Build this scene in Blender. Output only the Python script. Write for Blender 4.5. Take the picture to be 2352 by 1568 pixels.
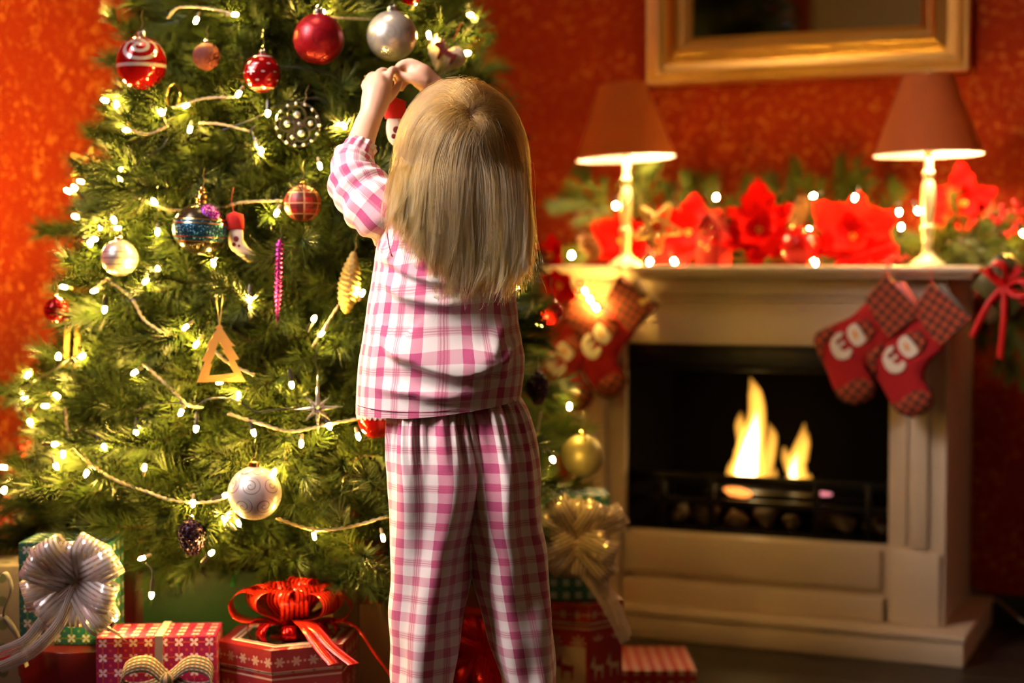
import bpy, bmesh, math, random
import numpy as np
from mathutils import Vector, Matrix

for o in list(bpy.data.objects):
    bpy.data.objects.remove(o)
random.seed(7)
RNG = np.random.default_rng(11)
SC = bpy.context.scene
COL = SC.collection
PI = math.pi

# ------------------------------------------------------------------ camera
FPX, CXP, CYP, HZ = 3760.0, 1176.0, 784.0, 610.0
CAMH = 0.83
TH = math.atan((CYP - HZ) / FPX)
cd = bpy.data.cameras.new('camera'); cam = bpy.data.objects.new('camera', cd); COL.objects.link(cam)
cam.location = (0, 0, CAMH); cam.rotation_euler = (PI / 2 - TH, 0, 0)
cd.sensor_width = 36; cd.lens = 36 * FPX / 2352
cd.dof.use_dof = True; cd.dof.focus_distance = 2.27; cd.dof.aperture_fstop = 2.2
cd.clip_start = 0.05
SC.camera = cam

# ------------------------------------------------------------------ light and exposure
SC.view_settings.view_transform = 'Standard'; SC.view_settings.look = 'None'
SC.view_settings.gamma = 1.0; SC.view_settings.use_curve_mapping = False
SC.view_settings.exposure = 0.1
SC.cycles.sample_clamp_indirect = 3.0
SC.cycles.caustics_reflective = False; SC.cycles.caustics_refractive = False
SC.cycles.max_bounces = 5; SC.cycles.diffuse_bounces = 2; SC.cycles.transparent_max_bounces = 12
SC.cycles.use_denoising = True; SC.cycles.adaptive_threshold = 0.19; SC.cycles.adaptive_min_samples = 12

W = bpy.data.worlds.new('world'); SC.world = W; W.use_nodes = True
W.node_tree.nodes['Background'].inputs[0].default_value = (0.25, 0.3, 0.45, 1)
W.node_tree.nodes['Background'].inputs[1].default_value = 0.02

ANG = math.atan(3760 / 8656.0)
UX = np.array([math.cos(ANG), -math.sin(ANG), 0.0])       # along the chimney wall, to the right
NX = np.array([-math.sin(ANG), -math.cos(ANG), 0.0])      # out of that wall, into the room
PC = np.array([0.92858709, 3.33535878, 0.0])              # front right foot of the fireplace
def ray(px, py):
    a, b = (px - CXP) / FPX, (CYP - py) / FPX
    c, s = math.cos(TH), math.sin(TH)
    return np.array([a, c + s * b, -s + c * b])
C0 = np.array([0, 0, CAMH])
def at(px, py, Y):
    r = ray(px, py); return C0 + r * (Y / r[1])
def at_n(px, py, n):
    """the point seen at a pixel on the plane n metres in front of the fireplace foot -> (u, z)"""
    r = ray(px, py); p = C0 + r * (((PC + NX * n - C0) @ NX) / (r @ NX))
    return float((p - PC) @ UX), float(p[2])
def unz(u, n, z):
    p = PC + UX * u + NX * n; return np.array([p[0], p[1], z])
def proj(p):
    d = np.asarray(p, float) - C0; c, s = math.cos(TH), math.sin(TH)
    y = c * d[1] - s * d[2]; z = s * d[1] + c * d[2]
    return CXP + FPX * d[0] / y, CYP - FPX * z / y
WALL_N, LEFT_U, RIGHT_U, FRONT_N, CEIL = -0.48, -1.62, 2.3, 4.6, 2.55

def area_light(name, loc, target, sx, sy, power, color):
    l = bpy.data.lights.new(name, 'AREA'); l.shape = 'RECTANGLE'; l.size = sx; l.size_y = sy
    l.energy = power; l.color = color
    o = bpy.data.objects.new(name, l); COL.objects.link(o); o.location = loc
    o.rotation_euler = (Vector(target) - Vector(loc)).to_track_quat('-Z', 'Y').to_euler()
    return o
# soft key light, set in an unseen window added to the left wall
WIN_N0, WIN_N1, WIN_Z0, WIN_Z1 = 1.75, 2.85, 1.3, 2.35
_wc = unz(LEFT_U + 0.03, (WIN_N0 + WIN_N1) / 2, (WIN_Z0 + WIN_Z1) / 2)
_wl = area_light('added_key_light', _wc, np.array([-0.03, 2.2, 0.95]), WIN_N1 - WIN_N0, WIN_Z1 - WIN_Z0, 34, (1.0, 0.86, 0.80))
_wl.data.spread = math.radians(74)

# warm light from above, out of an unseen lamp added over the tree side
CL = unz(-0.95, 1.35, CEIL)
area_light('added_ceiling_glow', CL - np.array([0, 0, 0.10]), CL - np.array([0, 0, 1.0]), 0.32, 0.32, 5, (1.0, 0.70, 0.42))

# ------------------------------------------------------------------ node helpers
class X:
    """a float socket with arithmetic"""
    def __init__(s, g, k): s.g, s.k = g, k
    def _o(s, op, b=None, c=None): return s.g.m(op, s, b, c)
    def __add__(s, b): return s._o('ADD', b)
    __radd__ = __add__
    def __sub__(s, b): return s._o('SUBTRACT', b)
    def __rsub__(s, b): return s.g.m('SUBTRACT', b, s)
    def __mul__(s, b): return s._o('MULTIPLY', b)
    __rmul__ = __mul__
    def __truediv__(s, b): return s._o('DIVIDE', b)
    def fr(s): return s._o('FRACT')
    def fl(s): return s._o('FLOOR')
    def ab(s): return s._o('ABSOLUTE')
    def sin(s): return s._o('SINE')
    def cos(s): return s._o('COSINE')
    def lt(s, b): return s._o('LESS_THAN', b)
    def gt(s, b): return s._o('GREATER_THAN', b)
    def mx(s, b): return s._o('MAXIMUM', b)
    def mn(s, b): return s._o('MINIMUM', b)
    def pw(s, b): return s._o('POWER', b)
    def sq(s): return s._o('SQRT')
    def at2(s, b): return s._o('ARCTAN2', b)
    def ss(s, a, b): return s.g.mapr(s, a, b)
class G:
    def __init__(s, nt): s.nt = nt
    def n(s, t, **kw):
        d = s.nt.nodes.new(t)
        for k, v in kw.items(): setattr(d, k, v)
        return d
    def put(s, inp, v):
        if isinstance(v, X): s.nt.links.new(v.k, inp)
        elif isinstance(v, bpy.types.NodeSocket): s.nt.links.new(v, inp)
        elif isinstance(v, (tuple, list)):
            inp.default_value = tuple(v) + ((1,) if len(v) == 3 and len(inp.default_value) == 4 else ())
        else: inp.default_value = v
    def m(s, op, a, b=None, c=None):
        d = s.n('ShaderNodeMath', operation=op)
        for i, v in enumerate((a, b, c)):
            if v is not None: s.put(d.inputs[i], v)
        return X(s, d.outputs[0])
    def mapr(s, v, a, b):
        d = s.n('ShaderNodeMapRange', interpolation_type='SMOOTHSTEP')
        s.put(d.inputs[0], v); s.put(d.inputs[1], a); s.put(d.inputs[2], b); return X(s, d.outputs[0])
    def coord(s, kind='Object'):
        d = s.n('ShaderNodeTexCoord'); e = s.n('ShaderNodeSeparateXYZ')
        s.nt.links.new(d.outputs[kind], e.inputs[0]); return X(s, e.outputs[0]), X(s, e.outputs[1]), X(s, e.outputs[2])
    def vec(s, kind='Object'): return s.n('ShaderNodeTexCoord').outputs[kind]
    def xyz(s, x, y, z=0.0):
        d = s.n('ShaderNodeCombineXYZ')
        for i, v in enumerate((x, y, z)): s.put(d.inputs[i], v)
        return d.outputs[0]
    def noise(s, vec, scale, detail=3, rough=0.55, dist=0.0):
        d = s.n('ShaderNodeTexNoise'); s.put(d.inputs['Vector'], vec)
        d.inputs['Scale'].default_value = scale; d.inputs['Detail'].default_value = detail
        d.inputs['Roughness'].default_value = rough; d.inputs['Distortion'].default_value = dist
        return X(s, d.outputs['Fac'])
    def voro(s, vec, scale, feat='F1', out='Distance'):
        d = s.n('ShaderNodeTexVoronoi', feature=feat); s.put(d.inputs['Vector'], vec)
        d.inputs['Scale'].default_value = scale; r = d.outputs[out]
        return X(s, r) if out == 'Distance' else r
    def mix(s, f, a, b):
        d = s.n('ShaderNodeMix', data_type='RGBA'); s.put(d.inputs[0], f); s.put(d.inputs[6], a); s.put(d.inputs[7], b)
        return d.outputs[2]
    def rand(s): return X(s, s.n('ShaderNodeObjectInfo').outputs['Random'])
    def bump(s, h, strength=0.4, dist=0.002):
        d = s.n('ShaderNodeBump'); d.inputs['Strength'].default_value = strength; d.inputs['Distance'].default_value = dist
        s.put(d.inputs['Height'], h); return d.outputs[0]
MATS = {}
def M(name, color=(0.8, 0.8, 0.8), rough=0.5, metal=0.0, fn=None, **kw):
    """a Principled material; fn(g) may return a dict of sockets for inputs"""
    if name in MATS: return MATS[name]
    m = bpy.data.materials.new(name); m.use_nodes = True; nt = m.node_tree
    b = nt.nodes['Principled BSDF']; g = G(nt)
    d = {'Base Color': color, 'Roughness': rough, 'Metallic': metal}; d.update(kw)
    if fn: d.update(fn(g))
    for k, v in d.items(): g.put(b.inputs[k], v)
    m.diffuse_color = tuple(color[:3]) + (1,) if isinstance(color, tuple) else (1, 1, 1, 1)
    MATS[name] = m
    return m
def emis(name, color, strength):
    m = bpy.data.materials.new(name); m.use_nodes = True; nt = m.node_tree
    b = nt.nodes['Principled BSDF']
    b.inputs['Base Color'].default_value = (*color, 1); b.inputs['Emission Color'].default_value = (*color, 1)
    b.inputs['Emission Strength'].default_value = strength; MATS[name] = m
    return m

# ------------------------------------------------------------------ mesh helpers
class MB:
    def __init__(s): s.v, s.f, s.uv, s.mi = [], [], [], []
    def add(s, vs, fs, uvs=None, mi=0):
        k = len(s.v); s.v.extend(tuple(map(float, p)) for p in vs)
        for i, f in enumerate(fs):
            s.f.append(tuple(k + j for j in f)); s.mi.append(mi)
            s.uv.append(uvs[i] if uvs is not None else None)
        return s
    def box(s, x0, x1, y0, y1, z0, z1, mi=0):
        v = [(x, y, z) for x in (x0, x1) for y in (y0, y1) for z in (z0, z1)]
        f = [(0, 1, 3, 2), (4, 6, 7, 5), (0, 4, 5, 1), (2, 3, 7, 6), (0, 2, 6, 4), (1, 5, 7, 3)]
        pick = [(1, 2), (1, 2), (0, 2), (0, 2), (0, 1), (0, 1)]
        return s.add(v, f, [[(v[j][a], v[j][b]) for j in q] for q, (a, b) in zip(f, pick)], mi)
    def grid(s, P, cu=False, cv=False, uv=None, mi=0, flip=False):
        P = np.asarray(P, float); a, b = P.shape[:2]; vs = P.reshape(-1, 3); fs, us = [], []
        for i in range(a if cu else a - 1):
            for j in range(b if cv else b - 1):
                q = [(i, j), (i, j + 1), (i + 1, j + 1), (i + 1, j)]
                if flip: q = q[::-1]
                fs.append([(x % a) * b + (y % b) for x, y in q])
                if uv is not None: us.append([tuple(uv[x][y]) for x, y in q])
        return s.add(vs, fs, us if uv is not None else None, mi)
    def tube(s, path, rad, n=8, caps=True, mi=0, squash=1.0, up=(0, 0, 1)):
        p = np.asarray(path, float); k = len(p)
        rad = np.full(k, rad) if np.isscalar(rad) else np.asarray(rad, float)
        t = np.gradient(p, axis=0); t /= np.linalg.norm(t, axis=1)[:, None] + 1e-12
        u = np.array(up, float)
        if abs(u @ t[0]) > 0.95: u = np.array([1.0, 0, 0])
        rings, L = [], np.concatenate([[0], np.cumsum(np.linalg.norm(np.diff(p, axis=0), axis=1))])
        a = np.linspace(0, 2 * PI, n, endpoint=False)
        for i in range(k):
            u = u - t[i] * (u @ t[i]); u /= np.linalg.norm(u) + 1e-12; w = np.cross(t[i], u)
            rings.append(p[i] + rad[i] * (np.cos(a)[:, None] * u * squash + np.sin(a)[:, None] * w))
        uv = [[(j / n, L[i]) for j in range(n + 1)] for i in range(k)]
        s.grid(rings, cv=True, uv=uv, mi=mi, flip=False)
        if caps:
            o = len(s.v) - k * n
            s.f.append(tuple(o + j for j in range(n))[::-1]); s.f.append(tuple(o + (k - 1) * n + j for j in range(n)))
            s.mi += [mi, mi]; s.uv += [None, None]
        return s
    def lathe(s, prof, n=32, c=(0, 0, 0), mi=0, sx=1.0, sy=1.0):
        a = np.linspace(0, 2 * PI, n, endpoint=False); P, uv = [], []
        L = np.concatenate([[0], np.cumsum([math.dist(prof[i], prof[i + 1]) for i in range(len(prof) - 1)])])
        for i, (r, z) in enumerate(prof):
            P.append([(c[0] + sx * r * math.cos(t), c[1] + sy * r * math.sin(t), c[2] + z) for t in a])
            uv.append([(j / n, L[i] / (L[-1] + 1e-9)) for j in range(n + 1)])
        return s.grid(P, cv=True, uv=uv, mi=mi, flip=False)
    def ball(s, r, c=(0, 0, 0), n=32, k=18, mi=0, sz=1.0, sx=1.0, sy=1.0):
        t = np.linspace(-PI / 2, PI / 2, k)
        return s.lathe([(max(r * math.cos(x), 1e-6), r * sz * math.sin(x)) for x in t], n, c, mi, sx, sy)
    def prism(s, pts, y0, y1, mi=0):
        """outline in x,z pushed from y0 to y1"""
        n = len(pts); ar = sum(pts[i][0] * pts[(i + 1) % n][1] - pts[(i + 1) % n][0] * pts[i][1] for i in range(n))
        if ar < 0: pts = pts[::-1]
        v = [(x, y0, z) for x, z in pts] + [(x, y1, z) for x, z in pts]
        f = [tuple(range(n)), tuple(range(2 * n - 1, n - 1, -1))] + [(i, n + i, n + (i + 1) % n, (i + 1) % n) for i in range(n)]
        return s.add(v, f, [[(v[j][0], v[j][2]) for j in q] for q in f], mi)
    def xf(s, mat):
        s.v = [tuple(mat @ Vector(p)) for p in s.v]; return s
    def mesh(s, name, mats, smooth=35, bevel=0, segs=2):
        me = bpy.data.meshes.new(name); me.from_pydata(s.v, [], s.f)
        if any(u is not None for u in s.uv):
            l = me.uv_layers.new(name='UVMap'); buf = np.zeros(len(me.loops) * 2)
            k = 0
            for f, u in zip(s.f, s.uv):
                if u is not None: buf[2 * k:2 * (k + len(f))] = np.array(u, float).ravel()
                k += len(f)
            l.data.foreach_set('uv', buf)
        me.polygons.foreach_set('material_index', s.mi)
        if bevel:
            bm = bmesh.new(); bm.from_mesh(me); bmesh.ops.remove_doubles(bm, verts=bm.verts, dist=1e-6)
            e = [x for x in bm.edges if len(x.link_faces) == 2 and x.calc_face_angle(0) > 0.5]
            bmesh.ops.bevel(bm, geom=e, offset=bevel, segments=segs, profile=0.5, affect='EDGES', clamp_overlap=True)
            bm.to_mesh(me); bm.free()
        for m in (mats if isinstance(mats, (list, tuple)) else [mats]): me.materials.append(m)
        if smooth:
            me.polygons.foreach_set('use_smooth', [True] * len(me.polygons))
            if smooth < 180: me.set_sharp_from_angle(angle=math.radians(smooth))
        me.update(); return me
    def build(s, name, mats, parent=None, smooth=35, bevel=0, segs=2, loc=None, rot=None, **tags):
        return put(name, s.mesh(name, mats, smooth, bevel, segs), parent, loc, rot, **tags)
def put(name, data, parent=None, loc=None, rot=None, **tags):
    o = bpy.data.objects.new(name, data); COL.objects.link(o)
    if parent is not None: o.parent = parent
    if loc is not None: o.location = loc
    if rot is not None: o.rotation_euler = rot
    for k, v in tags.items(): o[k] = v
    return o
def thing(name, label, cat, loc=(0, 0, 0), rot=(0, 0, 0), group=None, scale=1.0):
    o = put(name, None, None, tuple(map(float, loc)), rot, label=label, category=cat)
    o.empty_display_size = 0.02; o.scale = (scale,) * 3
    if group: o['group'] = group
    return o
def struct(o): o['kind'] = 'structure'; return o
def smoothpath(pts, n):
    """Catmull-Rom through points"""
    p = np.asarray(pts, float); q = np.vstack([2 * p[0] - p[1], p, 2 * p[-1] - p[-2]]); out = []
    for t in np.linspace(0, len(p) - 1 - 1e-6, n):
        i = int(t); f = t - i; a, b, c, d = q[i:i + 4]
        out.append(0.5 * (2 * b + (c - a) * f + (2 * a - 5 * b + 4 * c - d) * f * f + (3 * b - a - 3 * c + d) * f ** 3))
    return np.array(out)
WROT = (0, 0, -ANG)          # things that stand square to the chimney wall
# ------------------------------------------------------------------ common materials
def _wall(g):
    v = g.vec('Object')
    x, y, z = g.coord('Object')
    a = g.noise(v, 62, 4, 0.62, 0.6).ss(0.50, 0.66)
    b = g.noise(v, 7.5, 2, 0.5, 0.8).ss(0.38, 0.62)
    sp = (a * (b * 0.7 + 0.3)).mn(1.0)
    big = g.noise(v, 1.7, 2, 0.5)
    c = g.mix(big, (0.29, 0.018, 0.0025), (0.41, 0.032, 0.0045))
    return {'Base Color': g.mix(sp, c, (0.62, 0.165, 0.024)), 'Roughness': 0.8 - sp * 0.15, 'Specular IOR Level': 0.15, 'Normal': g.bump(a, 0.15, 0.002)}
MW = M('red_damask_wallpaper', fn=_wall)
MPLAIN = M('beige_plaster', fn=lambda g: {'Base Color': g.mix(g.noise(g.vec(), 6), (0.40, 0.30, 0.21), (0.48, 0.37, 0.27)), 'Roughness': 0.8})
MCEIL = M('ceiling_paint', fn=lambda g: {'Base Color': g.mix(g.noise(g.vec(), 4), (0.42, 0.36, 0.30), (0.48, 0.42, 0.36)), 'Roughness': 0.9})
def _plank(g):
    x, y, z = g.coord('Object'); r = g.rand()
    gr = g.noise(g.xyz(x * 3.0 + r * 40, y * 60, z * 60), 1.0, 4, 0.6)
    return {'Base Color': g.mix(gr, (0.016, 0.011, 0.008), (0.05, 0.036, 0.026)), 'Roughness': gr * 0.2 + 0.33, 'Normal': g.bump(gr, 0.15, 0.001)}
MPLANK = M('dark_oak_plank', fn=_plank)
def _cream(g):
    x, y, z = g.coord('Object')
    n = g.noise(g.vec(), 5, 3); f = g.noise(g.xyz(x * 4, y * 4, z * 60), 1.0, 3)
    return {'Base Color': g.mix(n * 0.5 + f * 0.5, (0.66, 0.52, 0.38), (0.76, 0.62, 0.47)), 'Roughness': 0.42, 'Normal': g.bump(f, 0.05, 0.001)}
MCREAM = M('cream_paint', fn=_cream)
MBLK = M('black_steel', fn=lambda g: {'Base Color': (0.011, 0.011, 0.012), 'Roughness': g.noise(g.vec(), 30) * 0.2 + 0.28, 'Metallic': 0.6})
MSOOT = M('sooty_firebox', fn=lambda g: {'Base Color': g.mix(g.noise(g.vec(), 12), (0.002, 0.0016, 0.0014), (0.005, 0.0035, 0.003)), 'Roughness': 0.95, 'Specular IOR Level': 0.05})
def gold(name, c1, c2, r=0.28):
    return M(name, fn=lambda g: {'Base Color': g.mix(g.noise(g.vec(), 9), c1, c2), 'Metallic': 1.0, 'Roughness': g.noise(g.vec(), 6, 1) * 0.06 + r})
MGOLD = gold('gilded_wood', (0.86, 0.50, 0.13), (0.92, 0.60, 0.20), 0.26)
MGOLDB = gold('gold_metal', (0.83, 0.55, 0.16), (0.95, 0.70, 0.30), 0.18)
MSILV = gold('silver_metal', (0.72, 0.70, 0.68), (0.85, 0.83, 0.82), 0.2)

# ------------------------------------------------------------------ the room
def wallbox(name, x0, x1, y0, y1, z0, z1, mat):
    return struct(MB().box(x0, x1, y0, y1, z0, z1).build(name, mat, None, 0, loc=PC, rot=WROT))
# local x = u, local y = -n
wallbox('wall_back', LEFT_U - 0.1, RIGHT_U + 0.1, -WALL_N, -WALL_N + 0.1, -0.1, CEIL, MW)
lw = MB()
y0, y1 = -FRONT_N, -WALL_N
wy0, wy1 = -WIN_N1, -WIN_N0
lw.box(LEFT_U - 0.1, LEFT_U, wy1, y1, -0.1, CEIL); lw.box(LEFT_U - 0.1, LEFT_U, y0, wy0, -0.1, CEIL)
lw.box(LEFT_U - 0.1, LEFT_U, wy0, wy1, -0.1, WIN_Z0); lw.box(LEFT_U - 0.1, LEFT_U, wy0, wy1, WIN_Z1, CEIL)
struct(lw.build('wall_left', MW, None, 0, loc=PC, rot=WROT))
wallbox('wall_right', RIGHT_U, RIGHT_U + 0.1, y0, y1, -0.1, CEIL, MPLAIN)
wallbox('wall_front', LEFT_U - 0.1, RIGHT_U + 0.1, y0 - 0.1, y0, -0.1, CEIL, MPLAIN)
wallbox('ceiling', LEFT_U - 0.1, RIGHT_U + 0.1, y0 - 0.1, y1 + 0.1, CEIL, CEIL + 0.1, MCEIL)
fl = wallbox('floor', LEFT_U - 0.1, RIGHT_U + 0.1, y0 - 0.1, y1 + 0.1, -0.1, -0.012, M('subfloor', (0.01, 0.008, 0.006), 0.9))
pw = 0.135
for r in range(38):
    yb = -WALL_N - (r + 1) * pw
    cuts = [LEFT_U] + sorted(LEFT_U + (RIGHT_U - LEFT_U) * (k + random.uniform(-0.3, 0.3)) / 3 for k in (1, 2)) + [RIGHT_U]
    for a, b in zip(cuts, cuts[1:]):
        MB().box(a + 0.001, b - 0.001, yb + 0.001, yb + pw - 0.001, -0.012, 0.0).build('plank', MPLANK, fl, 0, bevel=0.0012, segs=1)
win = struct(thing('added_window_1', 'unseen white framed window added in left wall', 'window', PC, WROT))  # unseen window, added as a housing for the key light
del win['category'], win['label']
MWIN = M('white_gloss_paint', fn=lambda g: {'Base Color': g.mix(g.noise(g.vec(), 8), (0.7, 0.68, 0.65), (0.8, 0.78, 0.75)), 'Roughness': 0.35})
wf = MB()
for a, b, c, d in ((wy0, wy0 + 0.05, WIN_Z0, WIN_Z1), (wy1 - 0.05, wy1, WIN_Z0, WIN_Z1), (wy0, wy1, WIN_Z0, WIN_Z0 + 0.05), (wy0, wy1, WIN_Z1 - 0.05, WIN_Z1)):
    wf.box(LEFT_U - 0.08, LEFT_U - 0.02, a, b, c, d)
wf.build('window_frame', MWIN, win, 0)
MB().box(LEFT_U - 0.06, LEFT_U - 0.05, wy0 + 0.05, wy1 - 0.05, WIN_Z0 + 0.05, WIN_Z1 - 0.05).build('pane', emis('added_pane_glow', (0.8, 0.88, 1.0), 1.5), win, 0)  # glowing pane of the added window
MB().box(RIGHT_U - 3.2, RIGHT_U, 0.455, 0.48, 0, 0.07).build('baseboard_back', M('dark_baseboard', fn=lambda g: {'Base Color': g.mix(g.noise(g.vec(), 9), (0.012, 0.022, 0.016), (0.02, 0.03, 0.022)), 'Roughness': 0.5}), None, 30, 0.004, loc=PC, rot=WROT, kind='structure')

# ------------------------------------------------------------------ mirror
mir = thing('wall_mirror', 'large mirror in a wide gilded frame hanging above the mantelpiece', 'mirror', unz(0, WALL_N, 0), WROT)
u0, zb = at_n(1483, 199, WALL_N + 0.03); u1, _ = at_n(2228, 166, WALL_N + 0.03); zt = zb + 0.8
prof = [(0, 0), (0, .026), (.006, .034), (.014, .034), (.019, .028), (.026, .029), (.03, .036), (.036, .036), (.042, .03), (.058, .026), (.066, .030), (.078, .043), (.088, .047), (.097, .043), (.103, .034), (.108, .034), (.116, .026), (.128, .018), (.128, .004)]
cor = [(u0, zb, 1, 1), (u1, zb, -1, 1), (u1, zt, -1, -1), (u0, zt, 1, -1)]
fr = MB(); FWS = 0.89
for (xa, za, sa, ta), (xb, zb_, sb, tb) in zip(cor, cor[1:] + cor[:1]):
    fr.grid([[(xa + sa * w * FWS, -h, za + ta * w * FWS) for w, h in prof], [(xb + sb * w * FWS, -h, zb_ + tb * w * FWS) for w, h in prof]])
fr.build('frame', MGOLD, mir, 28)
MB().box(u0 + .1, u1 - .1, -.012, -.004, zb + .1, zt - .1).build('glass', M('mirror_glass', (0.78, 0.77, 0.76), 0.03, 1.0, fn=lambda g: {'Roughness': g.noise(g.vec(), 3) * 0.01 + 0.015}), mir, 0)
MB().box(u0 + .04, u1 - .04, -.004, 0, zb + .04, zt - .04).build('backing_board', M('brown_board', (0.1, 0.06, 0.03), 0.9), mir, 0)

# ------------------------------------------------------------------ fireplace
FP = thing('fireplace', 'cream painted fireplace surround with raised panels and black firebox', 'fireplace', PC, WROT)
def fpbox(name, x0, x1, y0, y1, z0, z1, mat=MCREAM, bev=0.004, par=None):
    return MB().box(x0, x1, y0, y1, z0, z1).build(name, mat, par or FP, 30, bev)
HT, MT = 0.068, 0.8295
L0, L1, O0, O1, R1 = -0.90, -0.765, -0.765, -0.170, -0.052
OB, OT = 0.232, 0.655
fpbox('hearth', -0.96, 0.0, 0.006, 0.47, 0.0, 0.052)
fpbox('hearth_slab', -0.966, 0.004, 0.0, 0.47, 0.052, HT, bev=0.006)
sh = fpbox('mantel_shelf', -0.985, 0.022, 0.0, 0.475, MT - 0.014, MT, bev=0.0075)
fpbox('shelf_moulding', -0.965, 0.005, 0.022, 0.475, MT - 0.026, MT - 0.012)
YF = 0.075
po = fpbox('post', O1, R1, YF, 0.47, HT, MT - 0.026)
pl = fpbox('post', L0, L1, YF, 0.47, HT, MT - 0.026)
for par, a, b in ((po, O1, R1), (pl, L0, L1)):
    m_ = (a + b) / 2
    fpbox('plinth_block', a + 0.004, b - 0.006, YF - 0.014, YF + 0.004, HT, 0.228, par=par, bev=0.006)
    fpbox('raised_panel', m_ - 0.012, m_ + 0.026, YF - 0.012, YF + 0.004, 0.232, 0.70, par=par, bev=0.005)
    fpbox('panel_moulding', m_ - 0.026, m_ - 0.018, YF - 0.006, YF + 0.004, 0.236, 0.72, par=par, bev=0.002)
    fpbox('edge_moulding', b - 0.009, b + 0.003, YF - 0.002, YF + 0.012, HT, 0.79, par=par, bev=0.002)
fz = fpbox('frieze', O0 - 0.001, O1 + 0.001, YF + 0.012, 0.47, OT, MT - 0.026)
fpbox('frieze_panel', O0 + 0.004, O1 - 0.004, YF + 0.004, YF + 0.014, OT, 0.752, par=fz, bev=0.003)
fpbox('frieze_moulding', L0 + 0.03, R1 - 0.03, YF - 0.004, YF + 0.014, 0.752, 0.763, par=fz, bev=0.004)
fpbox('frieze_upper_panel', L0 + 0.10, R1 - 0.08, YF - 0.002, YF + 0.014, 0.766, MT - 0.03, par=fz, bev=0.002)
ap = fpbox('apron', O0 - 0.001, O1 + 0.001, YF + 0.012, 0.47, HT, OB)
fpbox('apron_panel', O0 + 0.0, O1 - 0.014, YF - 0.002, YF + 0.014, 0.136, OB - 0.004, par=ap, bev=0.006)
fpbox('apron_step', O0 + 0.0, O1 - 0.006, YF - 0.014, YF + 0.014, HT, 0.122, par=ap, bev=0.006)
fb = MB(); t = 0.004; ya, yb_ = YF + 0.02, 0.44
fb.box(O0, O1, yb_, yb_ + t, OB, OT); fb.box(O0, O0 + t, ya, yb_, OB, OT); fb.box(O1 - t, O1, ya, yb_, OB, OT)
fb.box(O0, O1, ya, yb_, OB, OB + t); fb.box(O0, O1, ya, yb_, OT - t, OT)
fb.build('firebox', MSOOT, FP, 0)
cn = fpbox('canopy', O0 + 0.004, O1 - 0.004, YF + 0.016, YF + 0.05, 0.596, OT - 0.001, MBLK, 0.003)
fpbox('canopy_trim', O0 + 0.004, O1 - 0.004, YF + 0.010, YF + 0.02, 0.612, 0.619, MBLK, 0.002, cn)
gr = fpbox('grate_rail', O0 + 0.006, O1 - 0.006, YF + 0.05, YF + 0.062, 0.336, 0.36, MBLK, 0.002)
fpbox('grate_rail', O0 + 0.006, O1 - 0.006, YF + 0.05, YF + 0.062, 0.288, 0.305, MBLK, 0.002)
for x in (-0.70, -0.585, -0.345, -0.23):
    fpbox('grate_bar', x, x + 0.016, YF + 0.048, YF + 0.06, OB + 0.004, 0.358, MBLK, 0.002)
fpbox('burner_tray', -0.62, -0.24, 0.2, 0.36, 0.30, 0.312, MBLK, 0.002)
for x in (-0.6, -0.27):
    fpbox('burner_leg', x, x + 0.012, 0.27, 0.29, OB + 0.004, 0.30, MBLK, 0.001)
# stones and embers lying in the firebox
MSTONE = M('grey_brown_stone', fn=lambda g: {'Base Color': g.mix(g.noise(g.vec(), 20, 5), (0.05, 0.032, 0.02), (0.16, 0.11, 0.07)), 'Roughness': 0.85, 'Normal': g.bump(g.noise(g.vec(), 60, 5), 0.4, 0.004)})
def lump(r, seed, sx=1, sy=1, sz=1):
    rg = np.random.default_rng(seed); m = MB().ball(r, n=16, k=9, sz=sz, sx=sx, sy=sy)
    D = rg.normal(size=(5, 3)); A = rg.uniform(0.06, 0.16, 5)
    v = np.array(m.v); d = v / (np.linalg.norm(v, axis=1)[:, None] + 1e-9)
    m.v = [tuple(p * (1 + sum(a * math.sin(3 * (q @ k)) for a, k in zip(A, D)))) for p, q in zip(v, d)]
    return m
sd = 0
for (u, y, r, wh) in ((-0.66, 0.17, 0.024, 'tall pale'), (-0.61, 0.20, 0.03, 'wide'), (-0.53, 0.17, 0.02, 'flat'), (-0.46, 0.18, 0.027, 'round'), (-0.40, 0.17, 0.02, 'small'), (-0.32, 0.19, 0.03, 'broad'), (-0.275, 0.17, 0.021, 'narrow'), (-0.21, 0.18, 0.026, 'speckled')):
    sd += 1
    order = ('first', 'second', 'third', 'fourth', 'fifth', 'sixth', 'seventh', 'last')[sd - 1]
    lump(r, sd, 1.25, 0.8, 0.95).build('hearth_stone', MSTONE, None, 180, loc=unz(u, -y, OB + 0.004 + r * 0.9), rot=(0.2 * sd, 0, sd),
         label=f'dim brown stone behind the grate bars, {order} from the left', category='stone', group='stones in the firebox')
lump(0.016, 33, 2.0, 0.8, 0.6).build('ember', emis('glowing_ember', (1.0, 0.28, 0.05), 2.2), None, 180, loc=unz(-0.53, -0.16, 0.318), rot=(0, 0.15, -ANG), label='orange glowing ember under the tall flame', category='ember')
lump(0.011, 35, 2.0, 0.8, 0.45).build('ember', emis('violet_ember', (1.0, 0.30, 0.35), 0.9), None, 180, loc=unz(-0.345, -0.2, 0.319), rot=(0, 0, -ANG), label='pinkish glowing ember under the short flame', category='ember')

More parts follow.
